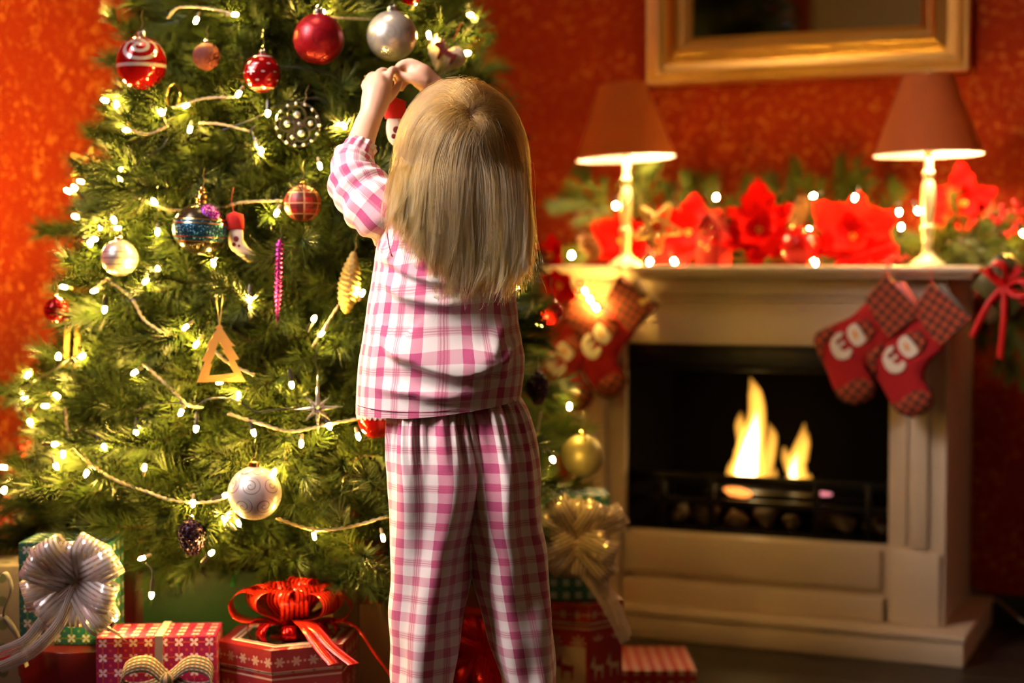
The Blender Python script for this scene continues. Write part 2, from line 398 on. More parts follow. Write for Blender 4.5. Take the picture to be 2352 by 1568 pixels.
def flame_mat(name, col, st):
    m = bpy.data.materials.new(name); m.use_nodes = True; nt = m.node_tree; nt.nodes.clear()
    o = nt.nodes.new('ShaderNodeOutputMaterial'); e = nt.nodes.new('ShaderNodeEmission'); g = G(nt)
    x, y, z = g.coord('Object'); n = g.noise(g.xyz(x * 40, y * 40, z * 12), 1.0, 2)
    e.inputs[0].default_value = (*col, 1); g.put(e.inputs[1], (n * 0.8 + 0.6) * st)
    nt.links.new(e.outputs[0], o.inputs['Volume']); MATS[name] = m; return m
FM1, FM2 = flame_mat('flame_outer', (1.0, 0.42, 0.05), 60), flame_mat('flame_core', (1.0, 0.80, 0.36), 260)
def tongue(par, name, pts, rads, mat, root):
    """a flame tongue: pixel path -> tapering tube on the burner"""
    P = []
    for px, py in pts:
        u, z = at_n(px, py, -0.25); w = unz(u, -0.25, z) - root
        P.append((w @ UX, 0.0, w[2]))
    P = smoothpath(P, 18); r = np.interp(np.linspace(0, 1, 18), np.linspace(0, 1, len(rads)), rads) * 0.00098
    return MB().tube(P, np.maximum(r, 2e-4), 12, squash=1.0, up=(0, 1, 0)).build(name, mat, par, 180)
def flame(label, base, specs):
    u, z = at_n(base[0], base[1], -0.25); root = unz(u, -0.25, z)
    t_ = thing('flame', label, 'flame', root, WROT)
    for nm, pts, rads in specs:
        tongue(t_, nm, pts, rads, FM2 if nm == 'flame_core' else FM1, root)
flame('tall yellow flame with several tongues burning in the fireplace', (1722, 1104), [
    ('tongue', ((1715, 1104), (1722, 1040), (1738, 960), (1735, 905), (1723, 866)), (40, 37, 22, 17, 2)),
    ('flame_core', ((1712, 1103), (1716, 1070), (1730, 1000), (1740, 940)), (27, 26, 14, 1)),
    ('tongue', ((1712, 1080), (1708, 1020), (1700, 975), (1702, 945)), (18, 15, 13, 2)),
    ('tongue', ((1758, 1095), (1768, 1040), (1774, 1000), (1764, 970)), (14, 15, 12, 2)),
    ('tongue', ((1686, 1102), (1683, 1075), (1685, 1052)), (22, 14, 3)),
    ('tongue', ((1775, 1103), (1780, 1085), (1778, 1072)), (10, 7, 2))])
flame('short leaning yellow flame on the right of the burner', (1830, 1110), [
    ('tongue', ((1832, 1110), (1830, 1060), (1842, 1015), (1848, 970)), (26, 22, 15, 2)),
    ('flame_core', ((1824, 1108), (1822, 1080), (1832, 1040)), (11, 10, 2)),
    ('tongue', ((1816, 1080), (1806, 1050), (1800, 1026)), (13, 12, 4)),
    ('tongue', ((1848, 1060), (1854, 1020), (1856, 992)), (8, 8, 2)),
    ('tongue', ((1856, 1110), (1859, 1095), (1857, 1086)), (9, 7, 2))])

# ------------------------------------------------------------------ table lamps on the mantel
def _shade(g):
    x, y, z = g.coord('Object'); w = g.noise(g.xyz(x * 400, y * 400, z * 400), 1.0, 2)
    n = g.noise(g.vec(), 14, 3)
    return {'Base Color': g.mix(n, (0.36, 0.080, 0.014), (0.47, 0.125, 0.028)), 'Roughness': 0.85, 'Normal': g.bump(w, 0.25, 0.0008)}
MSHADE = M('terracotta_lampshade_linen', fn=_shade)
def translucent(m, col, f):
    nt = m.node_tree; b = nt.nodes['Principled BSDF']; o = nt.nodes['Material Output']; t = nt.nodes.new('ShaderNodeBsdfTranslucent'); x = nt.nodes.new('ShaderNodeMixShader')
    t.inputs[0].default_value = (*col, 1); x.inputs[0].default_value = f
    nt.links.new(b.outputs[0], x.inputs[1]); nt.links.new(t.outputs[0], x.inputs[2]); nt.links.new(x.outputs[0], o.inputs[0])
translucent(MSHADE, (1.0, 0.42, 0.12), 0.16)
MSHADEIN = M('white_shade_lining', fn=lambda g: {'Base Color': g.mix(g.noise(g.vec(), 30), (0.85, 0.80, 0.68), (0.9, 0.86, 0.75)), 'Roughness': 0.8})
translucent(MSHADEIN, (1.0, 0.8, 0.5), 0.3)
MSTEM = M('cream_turned_wood', fn=lambda g: {'Base Color': g.mix(g.noise(g.vec(), 20), (0.68, 0.55, 0.30), (0.78, 0.66, 0.40)), 'Roughness': 0.35})
MBULB = emis('lamp_bulb_glass', (1.0, 0.72, 0.34), 25)
def table_lamp(label, px, n, base_y, stem_top, sh_top, sh_bot, rt, rb, power, tilt):
    u, zb = at_n(px, base_y, n); root = unz(u, n, MT); k = float(root[1]) / FPX
    L = thing('table_lamp', label, 'lamp', root, WROT)
    z = lambda py: (base_y - py) * k
    S = z(stem_top) + 0.012
    b = MB().lathe([(1e-4, 0), (.036, 0), (.037, .004), (.034, .008), (.028, .010), (.026, .014), (.018, .018), (.013, .026), (.011, .03)], 32)
    b.build('lamp_base', MSTEM, L, 40)
    st = [(.011, .028), (.0095, .040), (.0105, .05), (.0135, .053), (.0105, .057), (.011, .068), (.0145, .078), (.0145, .084), (.010, .089), (.0105, .095), (.013, .12), (.0145, .15), (.013, .172), (.0095, .185), (.012, .19), (.0125, .2), (.0085, .204), (.0085, S)]
    MB().lathe([(r, min(h, S)) for r, h in st], 24).build('stem', MSTEM, L, 40)
    zt, zb_ = z(sh_top), z(sh_bot); RT, RB = rt * k, rb * k
    sd = put('lamp_shade', MB().lathe([(RB, zb_), (RT, zt), (RT - .0015, zt), (RB - .0015, zb_), (RB, zb_)], 64).mesh('lamp_shade', [MSHADE]), L, loc=(-zb_ * math.sin(tilt), 0, 0), rot=(0, tilt, 0))
    MB().lathe([(RB - .0018, zb_ + .0005), (RT - .0018, zt - .0005)], 64).build('lining', MSHADEIN, sd, 60)
    MB().tube([(RB * math.cos(a), RB * math.sin(a), zb_) for a in np.linspace(0, 2 * PI, 65)], 0.0012, 6, caps=False).build('rim', MSHADEIN, sd, 60)
    f = MB()
    for a in (0.4, 0.4 + 2 * PI / 3, 0.4 + 4 * PI / 3):
        f.tube([(0, 0, zt - .006), (RT * math.cos(a), RT * math.sin(a), zt - .006)], 0.001, 5)
    f.build('spider_ring', MGOLDB, L, 60)
    MB().tube([(0, 0, S), (0, 0, zt + .004)], 0.0015, 6).ball(0.005, (0, 0, zt + .006), 12, 8).build('finial', MGOLDB, L, 60)
    zbulb = zb_ + (zt - zb_) * 0.36
    MB().tube([(0, 0, S - .004), (0, 0, zbulb - .012)], 0.0085, 12).build('bulb_socket', MGOLDB, L, 40)
    MB().ball(0.015, (0, 0, zbulb), 16, 10, sz=1.2).build('bulb', MBULB, L, 180)
    for i, dz in enumerate((0,)):
        pl_ = bpy.data.lights.new('lamp_light', 'POINT'); pl_.energy = power; pl_.color = (1.0, 0.70, 0.34); pl_.shadow_soft_size = 0.02
        lo = put('lamp_light', pl_, L, (0, -0.0, zb_ + 0.012))
        lo.location = (0.019, -0.019, zbulb - 0.02)
    return L
table_lamp('small table lamp with cream turned stem on the mantel near the tree', 1437, -0.13, 606, 372, 192, 360, 55, 113, 11.0, math.radians(-3.2))
table_lamp('table lamp with terracotta shade at the right end of the mantel', 2130, -0.13, 606, 372, 172, 352, 56, 124, 11.0, math.radians(-1.2))
# ------------------------------------------------------------------ pine sprays
def _needle(g):
    x, y, z = g.coord('UV'); r = g.rand()
    c = g.mix(x, (0.028, 0.050, 0.007), (0.085, 0.105, 0.014))
    c = g.mix((r * 0.6 + y * 0.4) * 0.6, c, (0.030, 0.062, 0.020))
    return {'Base Color': c, 'Roughness': x * 0.2 + 0.32, 'Specular IOR Level': 0.38}
MNEED = M('pine_needles', fn=_needle)
MBARK = M('pine_twig_bark', fn=lambda g: {'Base Color': g.mix(g.noise(g.vec(), 120), (0.06, 0.03, 0.012), (0.16, 0.085, 0.035)), 'Roughness': 0.85})
def spray_arrays(seed, L=0.27, nside=6, nl=0.058, dens=1150, width=0.00105, droop=0.02, bare=0.0):
    rg = np.random.default_rng(seed)
    def curve(p0, d, ln, bend):
        t = np.linspace(0, 1, 9)[:, None]; return p0 + d * ln * t + bend * t * t
    tw = [(curve(np.zeros(3), np.array([1.0, 0, 0]), L, np.array([0, rg.normal() * 0.015, -droop + 0.03])), 0.0030)]
    for k in range(nside):
        f = 0.12 + 0.72 * k / max(nside - 1, 1) + rg.uniform(-0.04, 0.04); s = 1 if k % 2 else -1
        p0 = tw[0][0][int(f * 8)]; a = math.radians(rg.uniform(32, 58)) * s; e = rg.normal() * 0.3
        d = np.array([math.cos(a) * math.cos(e), math.sin(a) * math.cos(e), math.sin(e)])
        tw.append((curve(p0, d, L * rg.uniform(0.34, 0.5) * (1.12 - 0.55 * f), np.array([0.015, 0, 0.012])), 0.0017))
    B, D, Ls, R1, R2 = [], [], [], [], []
    for c, _ in tw:
        ln = np.linalg.norm(np.diff(c, axis=0), axis=1).sum(); n = int(dens * ln) + 14
        t = rg.uniform(bare, 1, n) ** 0.72; t[-16:] = rg.uniform(0.93, 1.0, 16)
        i = np.minimum((t * 8).astype(int), 7); f = (t * 8 - i)[:, None]
        p = c[i] * (1 - f) + c[i + 1] * f; tg = c[i + 1] - c[i]; tg /= np.linalg.norm(tg, axis=1)[:, None]
        q = rg.normal(size=(n, 3)); q -= tg * (q * tg).sum(1)[:, None]; q /= np.linalg.norm(q, axis=1)[:, None]
        a = np.radians(58 - 30 * t + rg.normal(size=n) * 8)[:, None]
        B.append(p); D.append(tg * np.cos(a) + q * np.sin(a)); Ls.append(nl * rg.uniform(0.72, 1.12, n) * (1 - 0.12 * t))
        R1.append(rg.uniform(0, 1, n)); R2.append(rg.uniform(0, 1, n))
    return tw, np.vstack(B), np.vstack(D), np.concatenate(Ls), np.concatenate(R1), np.concatenate(R2), width
def spikes(B, D, Ls, R1, R2, w):
    n = len(B); up = np.where(np.abs(D[:, 2:3]) > 0.9, np.array([[1.0, 0, 0]]), np.array([[0, 0, 1.0]]))
    a = np.cross(D, up); a /= np.linalg.norm(a, axis=1)[:, None]; b = np.cross(D, a)
    V = np.empty((n, 4, 3)); mid = B + D * Ls[:, None] * 0.02
    for k in range(3):
        t = 2 * PI * k / 3; V[:, k] = mid + w * (a * math.cos(t) + b * math.sin(t))
    V[:, 3] = B + D * Ls[:, None]
    o = (np.arange(n) * 4)[:, None]
    F = np.stack([np.hstack([o, o + 1, o + 3]), np.hstack([o + 1, o + 2, o + 3]), np.hstack([o + 2, o, o + 3])], 1).reshape(-1, 3)
    UVv = np.repeat(np.stack([R1, R2], 1), 9, axis=0)
    return V.reshape(-1, 3), F, UVv
def tri_mesh(name, V, F, UVv, mats, twigs=None):
    m = MB()
    for c, r in (twigs or []): m.tube(c, np.linspace(r, r * 0.45, len(c)), 5)
    tv = np.array(m.v) if m.v else np.zeros((0, 3)); tf = m.f; k = len(tv)
    me = bpy.data.meshes.new(name)
    lens = [len(f) for f in tf] + [3] * len(F); nl = sum(lens)
    idx = np.concatenate([np.array([j for f in tf for j in f], int), (F + k).ravel()])
    me.vertices.add(k + len(V)); me.vertices.foreach_set('co', np.vstack([tv, V]).ravel())
    me.loops.add(nl); me.loops.foreach_set('vertex_index', idx.astype(np.int32))
    me.polygons.add(len(lens)); st = np.concatenate([[0], np.cumsum(lens)[:-1]])
    me.polygons.foreach_set('loop_start', st.astype(np.int32))
    me.polygons.foreach_set('material_index', np.array([0] * len(tf) + [1] * len(F), np.int32))
    me.polygons.foreach_set('use_smooth', np.array([True] * len(tf) + [False] * len(F)))
    l = me.uv_layers.new(name='UVMap'); nb = nl - 3 * len(F)
    l.data.foreach_set('uv', np.vstack([np.zeros((nb, 2)), UVv]).ravel())
    for x in mats: me.materials.append(x)
    me.update(calc_edges=True); me.validate(); return me
SPR = []
for sd_ in range(6):
    tw, *r = spray_arrays(100 + sd_, L=0.25 + 0.012 * sd_, nside=5 + sd_ % 3)
    SPR.append(tri_mesh('branch', *spikes(*r[:5], r[5]), (MBARK, MNEED), tw))
def _gneedle(g):
    x, y, z = g.coord('UV')
    return {'Base Color': g.mix(x, (0.05, 0.075, 0.010), (0.15, 0.165, 0.020)), 'Roughness': 0.45, 'Specular IOR Level': 0.3}
MGNEED = M('lamplit_garland_needles', fn=_gneedle)  # yellower and brighter than the tree needles: lamp light put into the colour
GSP = []
for sd_ in range(3):
    tw, *r = spray_arrays(300 + sd_, L=0.13, nside=4, nl=0.036, dens=1500, width=0.0009)
    GSP.append(tri_mesh('sprig', *spikes(*r[:5], r[5]), (MBARK, MGNEED), tw))

# ------------------------------------------------------------------ the tree
TAX, TAY = (690 - CXP) / FPX * 2.95, 2.95
def TR(z): return max(0.02, min(0.598 - 0.245 * z, (2.15 - z) * 0.62))
def surf(px, py, off=0.0):
    """depth at which the ray of a pixel meets the tree's outer shell (plus off metres)"""
    best = None
    for Y in np.arange(2.1, 3.2, 0.004):
        p = at(px, py, Y); d = math.hypot(p[0] - TAX, p[1] - TAY) - (TR(p[2]) + off)
        if d < 0: return Y
        if best is None or d < best[0]: best = (d, Y)
    return best[1]
ORN = []      # (px, py, radius px, Y) of everything that hangs on the tree, so branches leave it in view
def orn_at(px, py, rp, off=0.02):
    Y = surf(px, py, off); ORN.append((px, py, rp, Y)); return at(px, py, Y), Y / FPX
# ------------------------------------------------------------------ ornaments
def swirl(g, u, v, nx, ny, w=0.055):
    """curled scroll lines in uv cells"""
    a = (u * nx).fr() - 0.5; b = (v * ny).fr() - 0.5
    r = (a * a + b * b).sq(); t = b.at2(a) / (2 * PI)
    s = ((r * 4.6 - t).fr() - 0.5).ab()
    return (s.gt(0.5 - w * 3.2)) * r.lt(0.46)
def ballmat(name, base, rough, metal, pat=None, pcol=(1, 1, 1), **kw):
    def fn(g):
        u, v, _ = g.coord('UV'); d = {}
        p = pat(g, u, v) if pat else None
        n = g.noise(g.vec(), 25)
        d['Roughness'] = n * 0.08 + rough
        d['Base Color'] = g.mix(p, base, pcol) if p is not None else g.mix(n, base, tuple(c * 0.85 for c in base))
        if p is not None: d['Normal'] = g.bump(p, 0.5, 0.0012)
        return d
    return M(name, base, rough, metal, fn, **kw)
def glitter(name, c1, c2, c3):
    def fn(g):
        col = g.voro(g.vec('Object'), 700, out='Color'); s = g.n('ShaderNodeSeparateColor'); g.nt.links.new(col, s.inputs[0])
        r, gg = X(g, s.outputs[0]), X(g, s.outputs[1])
        c = g.mix(gg.gt(0.5), c1, c2); c = g.mix(r.gt(0.9), c, c3)
        b = g.n('ShaderNodeBump'); b.inputs['Strength'].default_value = 0.9; b.inputs['Distance'].default_value = 0.002; g.put(b.inputs['Height'], r)
        return {'Base Color': c, 'Metallic': 0.75, 'Roughness': r * 0.3 + 0.2, 'Normal': b.outputs[0]}
    return M(name, fn=fn)
MHOOK = M('hook_wire', fn=lambda g: {'Base Color': g.mix(g.noise(g.vec(), 50), (0.55, 0.5, 0.4), (0.7, 0.65, 0.5)), 'Metallic': 1.0, 'Roughness': 0.3})
MTHREAD = M('gold_thread', fn=lambda g: {'Base Color': g.mix(g.noise(g.vec(), 200), (0.6, 0.38, 0.08), (0.8, 0.6, 0.2)), 'Metallic': 0.6, 'Roughness': 0.4})
MREDTH = M('red_thread', fn=lambda g: {'Base Color': g.mix(g.noise(g.vec(), 200), (0.5, 0.02, 0.01), (0.7, 0.06, 0.02)), 'Roughness': 0.7})
def hanger(t, z, ln=0.03, mat=None):
    MB().tube([(0, 0, z), (0.003, 0, z + ln * .3), (0, 0, z + ln * .6), (0.002, 0.004, z + ln)], 0.0006, 5).build('hanging_hook', mat or MHOOK, t, 60)
def bauble(label, px, py, rp, mat, cap=MSILV, off=0.02, sz=1.0, rot=0.0, name='bauble', hook=0.03, n=40):
    p, k = orn_at(px, py, rp, off); r = rp * k
    t = thing(name, label, 'ornament', p, (0, 0, rot))
    MB().ball(r, (0, 0, 0), n, 24, sz=sz).build('ball', mat, t, 180)
    h = r * sz
    MB().lathe([(r * .19, h * .955), (r * .2, h * 1.0), (r * .2, h * 1.14), (r * .17, h * 1.17), (1e-4, h * 1.18)], 20).build('cap', cap, t, 40)
    MB().tube([(r * .1 * math.cos(a), 0, h * 1.23 + r * .1 * math.sin(a)) for a in np.linspace(0, 2 * PI, 13)], 0.0006, 5, caps=False).build('ring', cap, t, 60)
    if hook: hanger(t, h * 1.3, hook)
    return t, r
# red bauble with silver glitter scrolls and belt
def _p1(g, u, v):
    up = v.gt(0.44)
    return (swirl(g, u + 0.07, (v - 0.47) * 2.2, 3.0, 1.0, 0.07) * up).mx((v - 0.455).ab().lt(0.022)).mx(((v - 0.76).ab()).lt(0.012))
bauble('glossy red bauble with silver glitter scrolls, upper left of the tree', 325, 145, 57, ballmat('red_glass_scrolls', (0.27, 0.003, 0.004), 0.08, 0.55, _p1, (0.55, 0.50, 0.52)), sz=1.06, off=0.03)
bauble('small matte brown-red frosted bauble without pattern', 474, 130, 31, M('frosted_brown_red', fn=lambda g: {'Base Color': g.mix(g.noise(g.vec(), 300, 2), (0.07, 0.007, 0.006), (0.15, 0.016, 0.011)), 'Roughness': 0.75, 'Normal': g.bump(g.noise(g.vec(), 500, 2), 0.6, 0.001)}), off=0.0, hook=0.02)
def _p3(g, u, v):
    a = ((u * 9 + (v * 7).fl() * 0.5).fr() - 0.5); b = ((v * 7).fr() - 0.5)
    dots = (a * a * 0.5 + b * b).lt(0.012) * (v - 0.5).ab().lt(0.24)
    return dots.mx(((v - 0.82).ab()).lt(0.02)).mx(((v - 0.2).ab()).lt(0.015)).mx(((v - 0.15).ab()).lt(0.008))
t, r = bauble('small shiny red bauble with a white fir tree print', 603, 168, 42, ballmat('red_white_dots', (0.36, 0.003, 0.005), 0.1, 0.5, _p3, (0.85, 0.75, 0.75)), sz=1.05)
q = [(-.0, .62), (-.13, .36), (-.07, .36), (-.22, .1), (-.12, .1), (-.28, -.2), (-.05, -.2), (-.05, -.34), (.05, -.34), (.05, -.2), (.28, -.2), (.12, .1), (.22, .1), (.07, .36), (.13, .36)]
m = MB(); cen = (-0.5, 0.12)
def onball(x, z, rr): 
    x, z = x * rr, z * rr; return (x, -math.sqrt(max(rr * rr * 1.012 - x * x - (z / 1.05) ** 2, 1e-8)), z)
vv = [onball(cen[0] + x * .82, cen[1] + z * .8, r) for x, z in q]; cc = onball(cen[0], cen[1] + .05, r * 1.004)
m.add([cc] + vv, [(0, i + 1, (i + 1) % len(vv) + 1) for i in range(len(vv))])
m.build('tree_print', M('white_print', (0.85, 0.8, 0.8), 0.5), t, 180)
bauble('large satin red bauble with embossed scrolls near the top', 732, 90, 58, ballmat('satin_red_embossed', (0.34, 0.003, 0.010), 0.3, 0.4, lambda g, u, v: swirl(g, u + (v * 3).fl() * 0.13, v, 6, 3, 0.045), (0.26, 0.004, 0.01)), off=0.035)
bauble('large pearly silver bauble beside the raised hands', 900, 83, 57, ballmat('pearl_silver', (0.72, 0.68, 0.62), 0.26, 0.7, lambda g, u, v: swirl(g, u, v, 6, 3, 0.02), (0.5, 0.45, 0.38)), off=0.035)
bauble('dark red bauble cut off by the top edge of the picture', 943, -16, 27, ballmat('dark_red_gloss', (0.4, 0.003, 0.003), 0.1, 0.5), off=0.02)
def _plaid(g, u, v):
    return ((u * 7).fr() - 0.5).ab().lt(0.05).mx(((v * 5).fr() - 0.5).ab().lt(0.055))
def _tart(g):
    u, v, _ = g.coord('UV')
    c = g.mix((((u * 7) + 0.25).fr() - 0.5).ab().lt(0.22) * 0.75, (0.46, 0.010, 0.012), (0.05, 0.012, 0.01))
    c = g.mix((((v * 5) + 0.3).fr() - 0.5).ab().lt(0.2) * 0.7, c, (0.06, 0.012, 0.01))
    fine = ((u * 70).fr().lt(0.4)) * 0.35
    c = g.mix(fine, c, (0.2, 0.02, 0.015))
    return {'Base Color': g.mix(_plaid(g, u, v) * 0.85, c, (0.75, 0.42, 0.2)), 'Roughness': 0.45}
bauble('small red tartan bauble with cream lines and gold cap', 695, 467, 42, M('tartan_bauble', fn=_tart), MGOLDB)
# black bauble with glitter belt
p, k = orn_at(461, 525, 63, 0.03); r = 63 * k
t = thing('bauble', 'big black bauble with teal glitter belt and purple spot', 'ornament', p, (0, 0.05, 0.2))
MB().ball(r, n=48, k=30, sz=0.93).build('ball', M('bronze_black_gloss', fn=lambda g: {'Base Color': g.mix(g.noise(g.vec(), 30), (0.035, 0.026, 0.012), (0.06, 0.045, 0.02)), 'Roughness': 0.22, 'Metallic': 0.6}), t, 180)
def belt(z0, z1, s): return [(r * s * math.cos(a), r * .93 * s * math.sin(a)) for a in np.linspace(z0, z1, 9)]
MB().lathe(belt(-.5, .30, 1.012), 64).build('glitter_belt', glitter('teal_glitter', (0.01, 0.09, 0.16), (0.02, 0.05, 0.10), (0.25, 0.8, 1.0)), t, 60)
for a0 in (-.54, -.36, .17, .32):
    MB().lathe(belt(a0, a0 + .05, 1.025), 64).build('gold_band', MGOLDB, t, 60)
d = Vector((0.32, -0.62, 0.62)).normalized()
pm = MB().ball(r * .36, n=24, k=12, sz=0.25); pm.xf(Matrix.Translation(d * r * .93) @ d.to_track_quat('Z', 'Y').to_matrix().to_4x4())
pm.build('purple_spot', glitter('purple_glitter', (0.16, 0.01, 0.40), (0.30, 0.02, 0.5), (0.9, 0.6, 1.0)), t, 180)
MB().lathe([(r * .2, r * .88), (r * .2, r * 1.0), (r * .17, r * 1.03), (r * .22, r * 1.1), (r * .2, r * 1.22), (r * .1, r * 1.28), (r * .13, r * 1.36), (r * .1, r * 1.5), (1e-4, r * 1.54)], 20).build('cap', MGOLDB, t, 40)
hanger(t, r * 1.5, 0.03, MTHREAD)
bauble('silver striped bauble on the left side of the tree', 275, 592, 42, ballmat('silver_stripes', (0.66, 0.62, 0.60), 0.3, 0.6, lambda g, u, v: ((v * 9).fr() - 0.5).ab().lt(0.12) * v.lt(0.62), (0.30, 0.24, 0.24)), off=0.02)
bauble('dark red ribbed bauble at the left edge of the tree', 130, 712, 29, ballmat('dark_red_ribbed', (0.36, 0.003, 0.004), 0.15, 0.5, lambda g, u, v: ((v * 8).fr() - 0.5).ab().lt(0.2), (0.15, 0.002, 0.003)), off=0.05)
bauble('large satin silver bauble with grey scrolls, low on the tree', 585, 1132, 62, ballmat('satin_silver_scrolls', (0.70, 0.62, 0.58), 0.33, 0.45, lambda g, u, v: swirl(g, u + (v * 4).fl() * 0.09, v, 7, 4, 0.035), (0.33, 0.27, 0.25)), MGOLDB, off=0.05)
bauble('red bauble with gingham top half hidden by the pyjama hem', 868, 962, 46, ballmat('red_gloss_low', (0.45, 0.006, 0.003), 0.12, 0.4), off=0.03)
p, k = at(868, 962, ORN[-1][3]), ORN[-1][3] / FPX
def _ging(g):
    x, y, z = g.coord('Object'); a = (x * 160).fr().lt(0.5); b = (z * 160).fr().lt(0.5)
    return {'Base Color': g.mix((a + b) * 0.5, (0.8, 0.7, 0.7), (0.5, 0.01, 0.02)), 'Roughness': 0.85}
par = [o for o in COL.objects if o.name.startswith('bauble') and o.get('label', '').startswith('red bauble with gingham')][0]
MB().lathe([(46 * k * 1.02 * math.cos(a), 46 * k * 1.02 * math.sin(a)) for a in np.linspace(0.1, 1.2, 10)], 40).build('gingham_cover', M('gingham_cloth', fn=_ging), par, 60)
ls = MB().tube([(46 * k * (1.03 + 0.015 * math.cos(24 * a)) * math.cos(a) * .995, 46 * k * 1.03 * math.sin(a) * .995, 0.004 + 0.003 * math.sin(24 * a)) for a in np.linspace(0, 2 * PI, 145)], 0.0009, 5, caps=False)
ls.build('lace_edge', M('white_lace', (0.75, 0.6, 0.58), 0.8), par, 60)
bauble('matte olive gold bauble beside the fireplace post', 1338, 1046, 50, ballmat('matte_olive_gold', (0.42, 0.36, 0.16), 0.42, 0.5), MGOLDB, off=0.03)
bauble('bright red bauble next to the left mantel stocking', 1265, 717, 30, ballmat('bright_red_gloss', (0.55, 0.004, 0.003), 0.2, 0.3), MGOLDB, off=0.02)
# dark pine-cone shaped glass drops
def cone_drop(label, px, py, w, h, mat, cap):
    p, k = orn_at(px, py, max(w, h), 0.01); t = thing('glass_pine_cone', label, 'ornament', p)
    W_, H_ = w * k, h * k; m = MB()
    m.lathe([(1e-4, -H_), (W_ * .35, -H_ * .8), (W_ * .75, -H_ * .35), (W_ * .92, .1 * H_), (W_ * .85, .5 * H_), (W_ * .55, .8 * H_), (W_ * .25, .95 * H_), (1e-4, H_)], 24); m.build('body', mat, t, 180)
    sc = MB(); 
    for i in range(9):
        zz = -.78 + i * .19; rr = np.interp(zz, [-1, -.8, -.35, .1, .5, .8, 1], [0, .35, .75, .92, .85, .55, .1]) * W_
        nn = max(5, int(rr / W_ * 13))
        for j in range(nn):
            a = 2 * PI * (j + .5 * (i % 2)) / nn; sc.ball(W_ * .17, (rr * math.cos(a), rr * math.sin(a), zz * H_), 6, 4, sz=1.1)
    sc.build('scales', mat, t, 180)
    MB().lathe([(W_ * .2, H_ * .9), (W_ * .22, H_ * 1.15), (1e-4, H_ * 1.2)], 14).build('cap', cap, t, 40); hanger(t, H_ * 1.15, 0.02)
MDARKP = glitter('dark_purple_beads', (0.010, 0.004, 0.014), (0.02, 0.006, 0.02), (0.10, 0.03, 0.12))
cone_drop('dark purple beaded pine-cone ornament above the green gift bag', 441, 1235, 31, 45, MDARKP, MSILV)
cone_drop('almost black beaded drop ornament right of the pyjama hem', 1235, 893, 26, 42, MDARKP, MSILV)
# heart of cream cloth with a dark reindeer
def heart(s=1.0):
    o = []
    for a in np.linspace(0, 2 * PI, 40, endpoint=False):
        o.append((s * 16 * math.sin(a) ** 3 / 17, s * (13 * math.cos(a) - 5 * math.cos(2 * a) - 2 * math.cos(3 * a) - math.cos(4 * a)) / 17))
    return o
def felt(name, c1, c2): return M(name, fn=lambda g: {'Base Color': g.mix(g.noise(g.vec(), 90, 4), c1, c2), 'Roughness': 0.95, 'Normal': g.bump(g.noise(g.vec(), 700, 2), 0.5, 0.0008)})
MCLOTH = felt('cream_cloth', (0.58, 0.44, 0.32), (0.74, 0.60, 0.46)); MMAROON = felt('maroon_felt', (0.10, 0.008, 0.012), (0.16, 0.014, 0.02))
DEER = [(-.8, .1), (-.75, .35), (-.6, .42), (-.55, .8), (-.48, .45), (-.3, .75), (-.38, .4), (-.35, .2), (.3, .12), (.5, .2), (.5, -.05), (.42, -.6), (.34, -.6), (.3, -.15), (-.2, -.15), (-.28, -.6), (-.36, -.6), (-.4, -.05), (-.55, .05)]
def puff(pts, th, mb=None, mi=0):
    """a softly stuffed flat shape: outline rings pulled in towards the middle"""
    m = mb or MB(); c = np.mean(pts, axis=0); P = np.array(pts); rows = []
    for f, y in ((0.02, -1), (.35, -.95), (.7, -.72), (.92, -.38), (1, 0), (.92, .38), (.7, .72), (.35, .95), (0.02, 1)):
        q = c + (P - c) * f; rows.append([(x, y * th, z) for x, z in q])
    m.grid(rows, cv=True, mi=mi); return m
p, k = orn_at(1022, 132, 52, 0.02)
t = thing('heart_ornament', 'cream cloth heart with maroon reindeer hanging right of the hands', 'ornament', p, (0, math.radians(25), math.radians(-10)))
puff(heart(50 * k), 0.013).build('cushion', MCLOTH, t, 180)
MB().prism([(x * 44 * k + .004, z * 36 * k + .008) for x, z in DEER], -.0175, -.0125).build('reindeer', MMAROON, t, 30)
hanger(t, 46 * k, 0.03, MREDTH)
# silver filigree disc with bead rings
p, k = orn_at(684, 286, 50, 0.015)
t = thing('filigree_ornament', 'round silver wire filigree ornament set with beads', 'ornament', p, (0.1, 0.25, 0.1))
def ringm(c, r_, w): return MB().tube([(c[0] + r_ * math.cos(a), 0, c[1] + r_ * math.sin(a)) for a in np.linspace(0, 2 * PI, 33)], w, 6, caps=False)
ringm((0, 0), 50 * k, .0018).build('rim', MSILV, t, 60)
MBEAD = M('clear_glass_bead', fn=lambda g: {'Base Color': (0.85, 0.82, 0.76), 'Roughness': g.noise(g.vec(), 9) * 0.03 + 0.1, 'Metallic': 0.35})
for x, z, r_ in ((-.15, .42, .40), (-.48, -.1, .34), (.25, -.35, .36), (.55, .2, .28), (-.1, -.62, .22), (.05, .05, .2)):
    rg_ = ringm((x * 50 * k, z * 50 * k), r_ * 50 * k, .0019); rg_.build('scroll_ring', MSILV, t, 60)
    MB().ball(r_ * 22 * k, (x * 50 * k, 0, z * 50 * k), 16, 10).build('bead', MBEAD, t, 180)
for i in range(30):
    a = 2 * PI * i / 30; 
    if i % 2: MB().ball(4 * k, (48 * k * math.cos(a), -.002, 48 * k * math.sin(a)), 8, 6).build('small_bead', MBEAD, t, 180)
hanger(t, 50 * k, 0.03)
